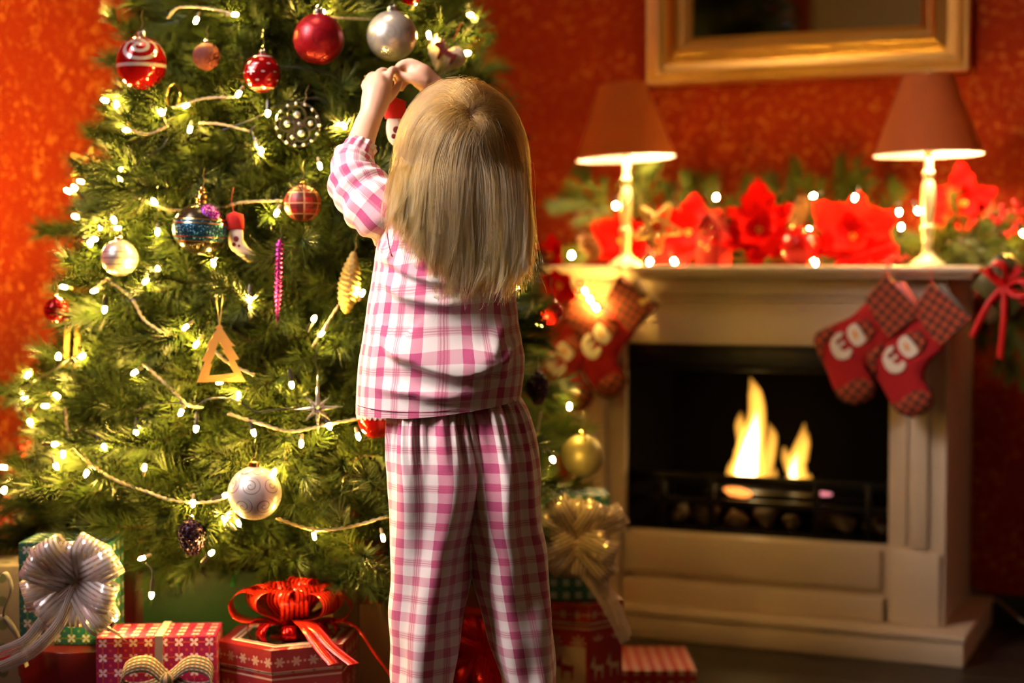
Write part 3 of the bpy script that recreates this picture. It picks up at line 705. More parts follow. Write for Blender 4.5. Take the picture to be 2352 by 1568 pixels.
# two little cloth stockings
def mini_stocking(label, px, py, s, rot, Y=None):
    if Y is None: p, k = orn_at(px, py, 45, 0.02)
    else: p, k = at(px, py, Y), Y / FPX
    t = thing('stocking_ornament', label, 'ornament', p, (0, rot, 0)); f = s * k
    body = [(-14, 12), (16, 12), (16, -10), (24, -30), (38, -46), (42, -58), (34, -68), (20, -66), (4, -52), (-14, -34), (-18, -10)]
    puff([(x * f, z * f) for x, z in smoothpath(body + body[:1], 44)[:-1]], 0.008).build('foot', MCLOTH, t, 180)
    puff([(x * f, z * f) for x, z in ((-20, 8), (20, 4), (22, 40), (0, 50), (-18, 42))], 0.0095).build('cuff', felt('red_felt', (0.42, 0.006, 0.006), (0.55, 0.016, 0.012)), t, 180)
    for x, z, d in ((2, -14, 7), (-4, -26, 5), (8, -30, 4), (22, -54, 3)):
        MB().ball(d * f, (x * f, -.0075, z * f), 10, 5, sy=.25).build('printed_spot', MMAROON, t, 180)
    MB().tube([(0, 0, 46 * f), (-.003, 0, 75 * f), (.002, .004, 105 * f)], 0.0006, 5).build('loop', MREDTH, t, 60)
mini_stocking('small cream stocking ornament with red cuff by the black bauble', 541, 535, 1.0, math.radians(-4))
# pink twisted icicle
p, k = orn_at(640, 645, 30, 0.01); t = thing('icicle_ornament', 'long twisted magenta glass icicle', 'ornament', p, (0, math.radians(2), 0))
zz = np.linspace(95, -98, 90) * k; aa = np.linspace(0, 2 * PI * 9, 90); rr = np.interp(np.arange(90), [0, 4, 12, 60, 89], [3, 8, 9, 8, 1.5]) * k
rows = [[(r_ * (1 + .28 * math.cos(2 * (b - a))) * math.cos(b), r_ * (1 + .28 * math.cos(2 * (b - a))) * math.sin(b), z) for b in np.linspace(0, 2 * PI, 14, endpoint=False)] for z, a, r_ in zip(zz, aa, rr)]
MB().grid(rows, cv=True).build('icicle', M('magenta_foil_glass', fn=lambda g: {'Base Color': g.mix(g.noise(g.vec(), 40), (0.50, 0.03, 0.16), (0.42, 0.05, 0.42)), 'Metallic': 0.7, 'Roughness': 0.2}), t, 180)
hanger(t, 96 * k, 0.02)
# gold glitter cone
p, k = orn_at(803, 650, 40, 0.0); t = thing('glitter_cone_ornament', 'long golden glitter cone left of the pyjama top', 'ornament', p, (0, math.radians(8), 0))
zq = np.linspace(-72, 74, 60); m = MB().lathe([(max(1e-4, float(np.interp(q_, [-72, -66, -40, -5, 35, 62, 72, 74], [0, 9, 21, 25, 19, 9, 6, 0]))) * k, q_ * k) for q_ in zq], 40)
m.v = [(x * (1 + .10 * math.sin(z / k * .55 + 3 * math.atan2(y, x))), y * (1 + .10 * math.sin(z / k * .55 + 3 * math.atan2(y, x))), z) for x, y, z in m.v]
m.build('cone', M('gold_sugar_glitter', fn=lambda g: {'Base Color': g.mix(g.noise(g.vec(), 300, 2), (0.42, 0.27, 0.04), (0.62, 0.48, 0.2)), 'Roughness': 0.5, 'Metallic': 0.3, 'Normal': g.bump(g.noise(g.vec(), 350, 2), 1.0, 0.003)}), t, 180)
hanger(t, 72 * k, 0.03, MTHREAD)
# wooden fir tree cut-out
p, k = orn_at(505, 815, 60, 0.03); t = thing('wooden_tree_ornament', 'flat plywood fir tree cut-out hanging on gold thread', 'ornament', p, (0, 0, math.radians(14)))
o_ = [(0, 72), (9, 62), (5, 62), (26, 30), (36, 20), (26, 20), (44, -10), (34, -12), (54, -54), (58, -62), (-52, -62), (-50, -56), (-34, -14), (-42, -14), (-26, 16), (-32, 18), (-6, 60), (-12, 62)]
i_ = [(-2, 32), (10, 12), (6, 10), (22, -14), (18, -16), (32, -42), (-26, -48), (-18, -20), (-22, -20), (-10, 4), (-12, 6)]
bm = bmesh.new()
def loopv(pts, y): return [bm.verts.new((x * k, y, z * k)) for x, z in pts]
es = []
for L_ in (loopv(o_, -.0015), loopv(i_, -.0015)):
    for a, b in zip(L_, L_[1:] + L_[:1]): es.append(bm.edges.new((a, b)))
bmesh.ops.triangle_fill(bm, use_beauty=True, use_dissolve=False, edges=es)
ex = bmesh.ops.extrude_face_region(bm, geom=bm.faces[:]); bmesh.ops.translate(bm, verts=[v for v in ex['geom'] if isinstance(v, bmesh.types.BMVert)], vec=(0, .003, 0))
bmesh.ops.recalc_face_normals(bm, faces=bm.faces[:])
me = bpy.data.meshes.new('plywood_tree'); bm.to_mesh(me); bm.free()
MPLY = M('plywood', fn=lambda g: {'Base Color': g.mix(g.noise(g.vec(), 30, 4), (0.62, 0.30, 0.06), (0.75, 0.40, 0.10)), 'Roughness': 0.55})
me.materials.append(MPLY); put('plywood_tree', me, t)
for s in (-1, 1): MB().tube([(0, 0, 70 * k), (s * 4 * k, 0, 100 * k), (s * 8 * k, .01, 140 * k)], 0.0009, 5).build('thread', MTHREAD, t, 60)
# crystal star
p, k = orn_at(730, 938, 60, 0.02); t = thing('crystal_star_ornament', 'clear crystal star with long points', 'ornament', p, (0.1, 0, 0.15))
MCRY = M('clear_acrylic', fn=lambda g: {'Base Color': (0.9, 0.86, 0.8), 'Roughness': g.noise(g.vec(), 60) * 0.06 + 0.05, 'Transmission Weight': 0.75, 'IOR': 1.5})
for i, (a, ln) in enumerate(((90, 88), (270, 62), (4, 60), (182, 56), (45, 40), (135, 42), (225, 42), (315, 40))):
    a = math.radians(a); m = MB().lathe([(1e-4, ln * k), (6 * k, 9 * k), (1e-4, 0)], 6, sy=0.8)
    m.xf(Matrix.Rotation(PI / 2 - a, 4, 'Y')); m.build('star_point', MCRY, t, 0)
for a in (30, 150, 270):
    m = MB().lathe([(1e-4, 26 * k), (5 * k, 6 * k), (1e-4, 0)], 6); m.xf(Matrix.Rotation(math.radians(a), 4, 'Z') @ Matrix.Rotation(math.radians(60), 4, 'Y')); m.build('star_point', MCRY, t, 0)
MB().tube([(0, 0, 86 * k), (-.004, 0, 115 * k), (0, .004, 150 * k)], .0007, 5).build('wire', MSILV, t, 60)
# straw star, gold loop, wooden slat and snowflake on the left
p, k = orn_at(200, 378, 40, 0.0); t = thing('straw_star_ornament', 'golden straw star with a red bead at the left edge of the tree', 'ornament', p, (0, 0.3, 0.3))
MSTRAW = M('golden_straw', fn=lambda g: {'Base Color': g.mix(g.noise(g.vec(), 60), (0.62, 0.38, 0.10), (0.8, 0.55, 0.18)), 'Roughness': 0.4})
sp_ = [(42 * k * math.cos(math.radians(90 + 144 * i)), 42 * k * math.sin(math.radians(90 + 144 * i))) for i in range(6)]
for i in range(5):
    (a, b), (c, d_) = sp_[i], sp_[i + 1]; MB().tube([(a, (i % 2) * .004, b), (c, ((i + 1) % 2) * .004, d_)], 0.0028, 6).build('straw', MSTRAW, t, 40)
MB().ball(.005, (0, -.004, 0), 10, 8).build('bead', felt('red_felt', (0.42, 0.006, 0.006), (0.55, 0.016, 0.012)), t, 180)
p, k = orn_at(400, 215, 25, 0.0); t = thing('gold_ribbon_loop', 'shiny gold ribbon loop under the scroll bauble', 'ornament', p)
def ribbon(path, width_dir, w, mat_i=0, m=None):
    P_ = smoothpath(path, 28); wd = np.array(width_dir, float); wd /= np.linalg.norm(wd); m = m or MB()
    L_ = np.concatenate([[0], np.cumsum(np.linalg.norm(np.diff(P_, axis=0), axis=1))])
    tn = np.gradient(P_, axis=0); tn /= np.linalg.norm(tn, axis=1)[:, None] + 1e-9
    nr = np.cross(tn, wd); nr /= np.linalg.norm(nr, axis=1)[:, None] + 1e-9
    th = 0.00025
    rows = [[p_ - wd * w / 2 - q * th, p_ + wd * w / 2 - q * th, p_ + wd * w / 2 + q * th, p_ - wd * w / 2 + q * th] for p_, q in zip(P_, nr)]
    uv = [[(0, l), (1, l), (1, l), (0, l), (0, l)] for l in L_]
    return m.grid(rows, cv=True, uv=uv, mi=mat_i)
ribbon([(-12 * k, 0, -30 * k), (-14 * k, 0, 0), (0, 0, 22 * k), (14 * k, .004, 4 * k), (10 * k, .006, -28 * k)], (0.3, 1, 0), .009).build('ribbon', MGOLDB, t, 180)
p, k = orn_at(166, 785, 40, -0.02); t = thing('wooden_slat_ornament', 'pair of narrow wooden slats hanging at the lower left of the tree', 'ornament', p, (0, 0.06, 0))
for x in (-12, 11): MB().box((x - 6) * k, (x + 6) * k, -.002, .002, -62 * k, 62 * k).build('slat', MPLY, t, 30, .001)
hanger(t, 60 * k, 0.02, MTHREAD)
p, k = orn_at(70, 1032, 26, -0.02); t = thing('felt_snowflake', 'small red felt snowflake low at the left edge', 'ornament', p, (0, 0.3, 0.2))
for i in range(3): MB().box(-24 * k, 24 * k, -.002, .002, -4 * k, 4 * k).xf(Matrix.Rotation(i * PI / 3, 4, 'Y')).build('snowflake_arm', felt('red_felt', (0, 0, 0), (0, 0, 0)), t, 30, .001)
p, k = orn_at(840, 185, 14, 0.02); t = thing('gold_bead_cluster', 'tiny cluster of gold beads left of the lifted hand', 'ornament', p)
for i, (x, z) in enumerate(((-6, -6), (2, 0), (8, 6), (-2, 8), (6, -8))): MB().ball(5 * k, (x * k, (i % 2) * .003, z * k), 10, 7).build('bead', MGOLDB, t, 180)

# ------------------------------------------------------------------ fairy lights
BULB_E = 1350.0
MFAIRY = emis('warm_fairy_bulb', (1.0, 0.60, 0.11), BULB_E)
MCLEAR = M('clear_pvc', fn=lambda g: {'Base Color': g.mix(g.noise(g.vec(), 200), (0.34, 0.25, 0.14), (0.46, 0.36, 0.22)), 'Roughness': 0.3})
MBLKW = M('black_pvc', fn=lambda g: {'Base Color': g.mix(g.noise(g.vec(), 100), (0.008, 0.008, 0.011), (0.02, 0.02, 0.026)), 'Roughness': 0.35})
def cap_mesh(name, r, L_, mat):
    return MB().lathe([(r * .7, 0), (r, L_ * .25), (r * .9, L_), (1e-4, L_)], 8).mesh(name, mat)
CAPC, CAPB = cap_mesh('bulb_holder', .0028, .013, MCLEAR), cap_mesh('bulb_holder', .0036, .022, MBLKW)
BLBC = MB().lathe([(1e-4, .009), (.0028, .0105), (.0033, .015), (.0027, .0195), (1e-4, .0215)], 6).mesh('bulb', MFAIRY, 180)
BLBB = MB().lathe([(1e-4, .018), (.0034, .021), (.0038, .025), (.0026, .029), (1e-4, .031)], 6).mesh('bulb', MFAIRY, 180)
def light_string(label, runs, bulbs, clear=True, depth=None, cord_r=0.0016, twist=True, group=None, wall_side=()):
    """runs: pixel polylines of cord; bulbs: (px, py, angle deg in picture the tip points to)"""
    dep = depth or (lambda x, y: surf(x, y, 0.012))
    base = at(*runs[0][0], dep(*runs[0][0])); T = thing('fairy_light_string', label, 'string lights', base, group=group)
    mat = MCLEAR if clear else MBLKW
    for rn in runs:
        P_ = smoothpath([at(x, y, dep(x, y)) - base for x, y in rn], max(12, len(rn) * 9)); m = MB()
        if twist and clear:
            L_ = np.concatenate([[0], np.cumsum(np.linalg.norm(np.diff(P_, axis=0), axis=1))]); s = np.linspace(0, L_[-1], int(L_[-1] / .0022) + 4)
            Q = np.stack([np.interp(s, L_, P_[:, i]) for i in range(3)], 1)
            for ph in (0, PI):
                off = np.stack([np.cos(s / .0038 + ph) * .0012, np.sin(s / .0038 + ph) * .0012, np.sin(s / .0038 + ph) * .0009], 1)
                m.tube(Q + off, cord_r, 5)
        else: m.tube(P_, cord_r * .85, 5)
        m.build('cord', mat, T, 180)
    for b in bulbs:
        px, py = b[0], b[1]; a = math.radians(b[2] if len(b) > 2 else random.choice((-90, -70, -110, 90, 60, 200, -20)))
        Y = dep(px, py); tip = at(px, py, Y) - base
        d = Vector((math.cos(a), -0.35, math.sin(a))).normalized()
        ln = .016 if clear else .026
        h = put('bulb_holder', CAPC if clear else CAPB, T, Vector(tip) - d * ln, d.to_track_quat('Z', 'Y').to_euler())
        put('bulb', BLBC if clear else BLBB, h)
    for z_, a_ in wall_side:                                   # unseen bulbs facing the corner, added to light the left wall
        q = np.array([TAX + (TR(z_) + .02) * math.cos(a_), TAY + (TR(z_) + .02) * math.sin(a_), z_]) - base
        h = put('bulb_holder', CAPC, T, q, Vector((math.cos(a_), math.sin(a_), .2)).to_track_quat('Z', 'Y').to_euler()); put('bulb', BLBC, h)
    return T
light_string('clear twisted cord of warm fairy lights wound around the tree',
    [[(385, 42), (410, 18), (470, 18), (540, 32)], [(725, 38), (785, 42), (860, 44)], [(400, 246), (470, 226), (535, 224)], [(460, 282), (510, 286), (575, 302)],
     [(268, 240), (285, 285), (335, 308), (385, 290)], [(280, 432), (340, 465), (400, 482), (500, 476), (560, 464), (650, 460)], [(245, 640), (300, 682), (330, 732), (368, 760)],
     [(778, 700), (738, 765), (718, 795)], [(330, 835), (390, 890), (430, 928), (465, 936)], [(525, 950), (590, 970), (670, 990), (760, 972), (832, 960)],
     [(150, 938), (155, 985), (168, 1020), (205, 1062), (262, 1100), (330, 1126), (405, 1150), (490, 1152), (520, 1142)], [(635, 1190), (720, 1216), (800, 1210), (895, 1184)],
     [(1200, 598), (1222, 660), (1222, 700), (1206, 735)], [(1242, 945), (1236, 985), (1222, 1015)], [(480, 790), (520, 830), (585, 862)], [(210, 668), (240, 645), (255, 640)]],
    [(450, 48, -110), (541, 33, 0), (268, 240, 90), (426, 243, -150), (290, 298, 180), (436, 298, -100), (547, 217, -120), (278, 392, 90), (354, 462, 120), (362, 534, -90), (790, 290, -60),
     (740, 28, 45), (216, 668, 200), (335, 645, 40), (735, 382, -75), (635, 490, 250), (737, 767, 230), (308, 856, 215), (130, 908, 140), (103, 932, 180), (415, 948, -115), (548, 906, 90),
     (692, 1020, -90), (823, 1003, -70), (198, 1088, -110), (332, 1072, 80), (443, 1157, -90), (722, 1232, -75), (880, 1236, -75), (548, 1202, -60), (630, 1083, 80), (1080, 34, -10),
     (985, 80, 100), (1000, 98, -100), (1075, 122, 0), (955, 2, 60), (1185, 660, 150), (1240, 747, 20), (1308, 932, 90), (325, 1282, 200), (833, 672, 60), (425, 752, -140), (232, 520, 60), (272, 524, 0),
     (262, 506, -60), (155, 438, 150), (490, 605, -80), (450, 792, -120), (145, 1044, -90)],
    wall_side=[(0.42 + 0.062 * i, math.radians(156 + 62 * math.sin(2.4 * i))) for i in range(18)])
light_string('thin black cord of warm fairy lights looping over the tree',
    [[(178, 815), (110, 858), (52, 895), (36, 925), (50, 962), (80, 985), (118, 1010)], [(450, 938), (480, 916), (540, 918), (588, 945), (640, 940), (700, 938), (750, 975)],
     [(305, 945), (350, 930), (410, 925), (450, 938)], [(300, 400), (320, 372), (370, 340), (385, 318)], [(510, 300), (560, 282), (600, 265), (660, 232), (735, 228), (772, 255)],
     [(585, 290), (578, 300), (592, 335)], [(160, 1000), (190, 985), (215, 1000), (240, 1022)], [(335, 1292), (350, 1310), (348, 1352)], [(590, 160), (680, 155), (770, 175), (790, 205)], [(862, 140), (900, 122), (945, 115)]],
    [(371, 257, 105), (615, 262, -90), (275, 410, 90), (207, 560, -80), (573, 690, -90), (240, 712, -90), (65, 860, 60), (134, 817, 80), (190, 817, 30), (70, 970, -60), (128, 1020, 0), (240, 1027, -50),
     (130, 1072, -60), (312, 996, -90), (450, 986, -90), (583, 995, -70), (757, 980, -60), (670, 885, -80), (503, 878, 200), (10, 1124, 60), (515, 1190, 130), (487, 1268, 45), (348, 1368, -90), (362, 617, 90),
     (722, 730, 60), (520, 1136, 20), (1270, 1056, -60), (170, 430, 130), (218, 549, 0), (265, 1418, 60), (600, 346, -60)], clear=False, cord_r=0.0017)

# ------------------------------------------------------------------ tree body
tree = thing('christmas_tree', 'bushy green pine Christmas tree hung with baubles and lights', 'tree', (TAX, TAY, 0))
MB().lathe([(.034, .02), (.03, 1.2), (.006, 2.12)], 12).build('trunk', MBARK, tree, 60)
st = MB().lathe([(1e-4, 0), (.17, 0), (.17, .012), (.05, .03), (.045, .12), (.035, .12)], 24); st.build('stand', M('dark_green_tin', fn=lambda g: {'Base Color': g.mix(g.noise(g.vec(), 8), (0.01, 0.03, 0.015), (0.015, 0.04, 0.02)), 'Roughness': 0.45}), tree, 40)
ORN += [(1325, 1225, 90, 3.0), (1330, 1150, 60, 3.0), (1300, 1300, 60, 3.0), (1325, 800, 62, 3.4), (1385, 720, 60, 3.4), (1400, 850, 50, 3.4), (400, 1350, 60, 2.72), (520, 1350, 60, 2.72), (720, 1345, 60, 2.8), (150, 1330, 70, 2.5), (650, 1400, 60, 2.6)]     # and what stands around the foot
oa = np.array(ORN)
bl = [(o.matrix_basis.translation, o.parent.location) for o in COL.objects if o.name.startswith('bulb_holder')]
bpx = np.array([proj(np.array(a + b)) for a, b in bl])
cand = []; rb = random.Random(5)
z = 0.36
while z < 1.9:
    R = TR(z); step = 0.052 + 0.018 * (z > 1.35); nb = max(5, int(2 * PI * R / 0.125)); ph = rb.uniform(0, 2 * PI)
    for i in range(nb):
        cand.append((z + rb.uniform(-.03, .03), ph + 2 * PI * i / nb + rb.uniform(-.15, .15), rb.uniform(-.035, .02)))
    z += step
BR = []
for z, a, dr in cand:
    ca, sa = math.cos(a), math.sin(a)
    R = TR(z) + dr; front = sa < 0.45
    if not front and rb.random() < 0.65: continue
    for _ in range(7):
        tip = np.array([TAX + R * ca, TAY + R * sa, z]); px, py = proj(tip)
        d = np.hypot(oa[:, 0] - px, oa[:, 1] - py) - oa[:, 2] - 46
        hit = ((d < 0) & (tip[1] < oa[:, 3] + 0.06)).any()
        if not hit: break
        R -= 0.035
    BR.append((z, a, R, px, py, tip[1]))
BR.sort(key=lambda b: b[5])
main, rest = BR[:300], BR[300:]
def btrans(z, a, R, rnd):
    L = 0.29; el = math.radians(rnd.uniform(-14, 16) + (6 if z > 1 else -4)); roll = rnd.uniform(-0.9, 0.9); s = rnd.uniform(0.85, 1.08)
    m = Matrix.Rotation(a + rnd.uniform(-.2, .2), 4, 'Z') @ Matrix.Rotation(-el, 4, 'Y') @ Matrix.Rotation(roll, 4, 'X') @ Matrix.Scale(s, 4)
    tip = m @ Vector((0.26, 0, 0.0)); base = Vector((R * math.cos(a), R * math.sin(a), z)) - tip
    return Matrix.Translation(base) @ m
for i, (z, a, R, *_r) in enumerate(main):
    o = put('branch', SPR[rb.randrange(6)].copy(), tree); o.matrix_local = btrans(z, a, R, rb)
def joined(name, mats_, parent, src, width_mul=1.0):
    Vs, Fs, Us, k = [], [], [], 0
    cache = [spikes(*spray_arrays(*q)[1:6], q_w) for q, q_w in src]
    for mt, j in mats_:
        V, F, U = cache[j]; A = np.array(mt); Vs.append(V @ A[:3, :3].T + A[:3, 3]); Fs.append(F + k); Us.append(U); k += len(V)
    return put(name, tri_mesh(name, np.vstack(Vs), np.vstack(Fs), np.vstack(Us), (MBARK, MNEED)), parent, kind='stuff')
inner = [(btrans(z, a, R, rb), rb.randrange(2)) for z, a, R, *_r in rest]
for i in range(170):
    z = rb.uniform(0.34, 1.5); a = rb.uniform(PI * 0.95, PI * 2.05); inner.append((btrans(z, a, TR(z) * rb.uniform(0.55, 0.82), rb), rb.randrange(2)))
joined('inner_foliage', inner, tree, [((901, 0.27, 5, 0.055, 700), 0.0013), ((902, 0.27, 6, 0.055, 700), 0.0013)])
# ------------------------------------------------------------------ mantel garland
gar = thing('pine_garland', 'green pine garland lying along the mantel and trailing off its right end', 'garland', unz(-0.47, -0.3, MT), WROT)
gl = MB(); gp = [(-.49, -.05, .02), (-.3, .03, .03), (-.1, .0, .03), (.12, .04, .03), (.35, 0, .03), (.50, -.02, .02), (.57, -.05, -.02), (.60, -.1, -.16), (.61, -.12, -.28)]
gl.tube(smoothpath(gp, 60), 0.006, 6).build('stem', MBARK, gar, 60)
rg2 = random.Random(3)
def sprig(px, py, ang, n, s=1.0, fwd=0.0):
    """sprig whose middle shows at a pixel, pointing to ang degrees in the wall plane"""
    u, z = at_n(px, py, n); o = put('sprig', GSP[rg2.randrange(3)], gar)
    m = Matrix.Rotation(math.radians(-ang), 4, 'Y') @ Matrix.Rotation(fwd, 4, 'Z') @ Matrix.Rotation(rg2.uniform(-1, 1), 4, 'X') @ Matrix.Scale(s, 4)
    c = m @ Vector((0.075, 0, 0)); o.matrix_local = Matrix.Translation(Vector((u + .47, -n - .3, z - MT)) - c) @ m
for q in ((1345, 455, 150, -.24), (1360, 430, 125, -.27), (1330, 470, 170, -.22), (1465, 420, 75, -.27), (1480, 440, 60, -.25), (1400, 560, 160, -.3), (1540, 470, 100, -.33), (1580, 460, 80, -.33), (1640, 465, 110, -.36), (1700, 465, 60, -.36),
          (1790, 455, 120, -.33), (1820, 440, 70, -.36), (1870, 470, 90, -.33), (1930, 430, 80, -.36), (1950, 450, 50, -.34), (1985, 470, 110, -.34), (2040, 480, 60, -.34), (1900, 520, 95, -.36), (1770, 560, 170, -.3), (1700, 570, 10, -.3),
          (1560, 560, 200, -.3), (1660, 575, 20, -.28), (1330, 580, 190, -.25), (1290, 590, 200, -.2), (2075, 540, 160, -.3), (2080, 560, 200, -.28), (2190, 520, 70, -.22), (2215, 560, 20, -.2), (2240, 530, 40, -.2), (2260, 570, -10, -.18),
          (2290, 550, 25, -.2), (2310, 590, -30, -.15), (2190, 570, 150, -.2), (2215, 590, 190, -.16), (2330, 560, 0, -.22), (2270, 600, -40, -.12), (2340, 630, -60, -.1), (2290, 700, -80, -.12), (2330, 740, -100, -.12), (2270, 720, -110, -.14), (2310, 800, -90, -.14), (2280, 660, -60, -.1), (2050, 590, 170, -.25), (1960, 590, 0, -.25)):
    sprig(*q, s=rg2.uniform(.85, 1.15), fwd=rg2.uniform(-.4, .4))
# garland lights
def gdep(n=-.2): 
    def f(x, y):
        u, z = at_n(x, y, n); return float(unz(u, n, z)[1])
    return f
light_string('warm fairy lights tucked into the mantel garland', [[(1470, 520), (1490, 565), (1480, 598)], [(1550, 598), (1620, 575), (1740, 600)], [(1870, 605), (1960, 590), (2060, 560), (2070, 590)]],
    [(1645, 452), (1867, 450), (1963, 455), (1414, 473), (1313, 585), (1492, 602), (1549, 601), (1743, 604), (1873, 604), (2070, 520), (2065, 488), (2108, 485), (1630, 505), (1515, 570), (2350, 537), (1855, 528)], clear=False, depth=gdep(-.13), cord_r=.0012)
light_string('warm fairy lights dangling below the left end of the mantel', [[(1345, 660), (1352, 680), (1368, 700)]], [(1345, 668, 130), (1356, 688, -60), (1369, 706, -60)], True, gdep(0.05))
# poinsettias
def _petal(g):
    u, v, _ = g.coord('UV'); vein = ((v * 1.0 - 0.5).ab() - ((u * 14).fr() - 0.5).ab() * 0.03)
    n = g.noise(g.vec(), 60, 3)
    return {'Base Color': g.mix(n, (0.60, 0.0008, 0.0004), (0.72, 0.0015, 0.0006)), 'Roughness': 0.7, 'Specular IOR Level': 0.08, 'Normal': g.bump(n, 0.3, 0.001), 'Subsurface Weight': 0.0}
MPET = M('red_velvet_petal', fn=_petal)
MPIST = M('yellow_stamens', fn=lambda g: {'Base Color': g.mix(g.noise(g.vec(), 80), (0.7, 0.35, 0.03), (0.85, 0.55, 0.08)), 'Roughness': 0.5})
def petal_mesh(L_, w, curl):
    P_, uv = [], []
    for i in range(9):
        t = i / 8; ww = w * ((math.sin(PI * min(1, t ** .8)) ** .8) * (1 + .13 * math.sin(23 * t)) if 0 < t < 1 else 0.02); row, ur = [], []
        for j in range(7):
            s = j / 6 * 2 - 1; row.append((L_ * t, ww * s, curl * t * t * L_ + .12 * ww * s * s + .10 * w * math.sin(9 * t + 2 * s) + .06 * w * s * math.sin(17 * t + 4 * s))); ur.append((t, j / 6))
        P_.append(row); uv.append(ur)
    return MB().grid(P_, uv=uv).mesh('petal', MPET, 180)
PETS = [petal_mesh(1.0, .36, .12), petal_mesh(1.0, .30, .3), petal_mesh(.62, .25, .35)]
def poinsettia(label, px, py, n, rp, face=(0.0, -1.0, 0.35), seed=0):
    u, z = at_n(px, py, n); p = unz(u, n, z); k = p[1] / FPX; rr = random.Random(seed)
    t = thing('poinsettia', label, 'flower', p, WROT, 'red poinsettias on the mantel')
    q = Vector(face).normalized().to_track_quat('Z', 'X').to_matrix().to_4x4()
    for i in range(6):
        o = put('petal', PETS[rr.randrange(2)], t); o.matrix_local = q @ Matrix.Rotation(2 * PI * i / 6 + rr.uniform(-.2, .2), 4, 'Z') @ Matrix.Rotation(rr.uniform(-.35, .12), 4, 'Y') @ Matrix.Scale(rp * k * rr.uniform(.85, 1.1), 4)
    for i in range(5):
        o = put('petal', PETS[2], t); o.matrix_local = q @ Matrix.Translation((0, 0, .004)) @ Matrix.Rotation(2 * PI * i / 5 + rr.uniform(-.2, .2), 4, 'Z') @ Matrix.Rotation(-.35, 4, 'Y') @ Matrix.Scale(rp * k * .9, 4)
    m = MB()
    for i in range(6): m.ball(.0035, (.006 * math.cos(i), .006 * math.sin(i), .006 + .002 * (i % 2)), 8, 6)
    m.xf(q).build('stamens', MPIST, t, 180)
poinsettia('red poinsettia behind the stem of the left lamp', 1430, 555, -.24, 88, (0, -1, .2), 1)
poinsettia('large red poinsettia right of the straw star', 1585, 535, -.2, 105, (-.1, -1, .25), 2)
poinsettia('large red poinsettia left of the red mantel ball', 1745, 530, -.17, 112, (.1, -1, .3), 3)
poinsettia('large red poinsettia right of the red mantel ball', 1960, 545, -.16, 112, (0, -1, .3), 4)
poinsettia('red poinsettia behind the right lamp', 2215, 468, -.24, 88, (.1, -1, .1), 5)
poinsettia('red poinsettia at the left end of the mantel', 1268, 590, -.06, 66, (-.3, -1, .3), 6)
poinsettia('red poinsettia hanging under the left end of the mantel', 1290, 655, .02, 55, (-.3, -1, -.1), 7)
# pine cones
MCONE = M('brown_pine_cone', fn=lambda g: {'Base Color': g.mix(g.noise(g.vec(), 60), (0.16, 0.06, 0.02), (0.40, 0.18, 0.06)), 'Roughness': 0.7})
def pine_cone(label, px, py, n, s, rot):
    u, z = at_n(px, py, n); t = thing('pine_cone', label, 'pine cone', unz(u, n, z), rot, 'pine cones in the garland')
    MB().lathe([(1e-4, -.032), (.012, -.026), (.016, 0), (.010, .024), (1e-4, .034)], 10).build('core', MCONE, t, 60)
    sc_ = MB().add([(0, -.004, 0), (0, .004, 0), (.014, .006, .004), (.017, 0, .007), (.014, -.006, .004), (.008, 0, -.003)], [(0, 4, 3, 2, 1), (0, 5, 4), (4, 5, 3), (3, 5, 2), (2, 5, 1), (1, 5, 0)]).mesh('scale', MCONE, 0)
    for i in range(46):
        zz = -.028 + .058 * i / 46; r_ = np.interp(zz, [-.032, -.026, 0, .024, .034], [.002, .010, .013, .008, .002])
        o = put('scale', sc_, t); o.matrix_local = Matrix.Translation((0, 0, zz)) @ Matrix.Rotation(i * 2.39996, 4, 'Z') @ Matrix.Translation((r_ * .6, 0, 0)) @ Matrix.Rotation(-.5, 4, 'Y') @ Matrix.Scale(.75 + .5 * r_ / .013, 4)
    t.scale = (s, s, s)
pine_cone('brown pine cone left of the first lamp base', 1358, 568, -.14, 1.05, (0.5, -0.6, 0))
pine_cone('dark pine cone above the red mantel ball', 1835, 490, -.24, 1.0, (0.3, 0.3, 0))
pine_cone('dim pine cone in the trailing garland right of the mantel', 2282, 715, -.1, 1.0, (0.2, 0.4, 0))
u, z = at_n(1838, 550, -.12); r_ = 46 * 3.5 / FPX
t = thing('mantel_ball', 'big glossy red ball sitting among the poinsettias on the mantel', 'ornament', unz(u, -.12, MT + r_), WROT)
MB().ball(r_, n=40, k=24).build('ball', ballmat('mantel_red', (0.62, 0.004, 0.003), 0.22, 0.25), t, 180)
MB().lathe([(.008, 0), (.008, .008), (1e-4, .009)], 14).xf(Matrix.Rotation(-.5, 4, 'Y') @ Matrix.Translation((0, 0, r_ * .98))).build('cap', MGOLDB, t, 40)
# little red house with sequins, straw star, berries
u, z = at_n(1640, 560, -.13); t = thing('toy_house', 'little red felt house with gold sequins on the mantel', 'decoration', unz(u, -.13, MT), (0, 0, -ANG - .3))
RF = felt('red_felt', (0, 0, 0), (0, 0, 0)); H_ = .115
MB().prism([(-.032, 0), (.032, 0), (.032, H_ * .62), (0, H_), (-.032, H_ * .62)], -.025, .025).build('walls', RF, t, 30, .002)
for s in (-1, 1): MB().box(-.003, .047, -.03, .03, 0, .004).xf(Matrix.Translation((s * .0, 0, H_ + .002)) @ (Matrix.Rotation(PI, 4, 'Z') if s < 0 else Matrix.Identity(4)) @ Matrix.Rotation(math.radians(52), 4, 'Y')).build('roof', felt('dark_red_felt', (0.2, 0.004, 0.004), (0.3, 0.008, 0.006)), t, 30, .001)
for x, z in ((-.012, .075), (.008, .088), (.012, .06), (-.018, .05), (0, .04)): MB().ball(.0045, (x, -.0255, z), 10, 6, sy=.4).build('sequin', MGOLDB, t, 180)
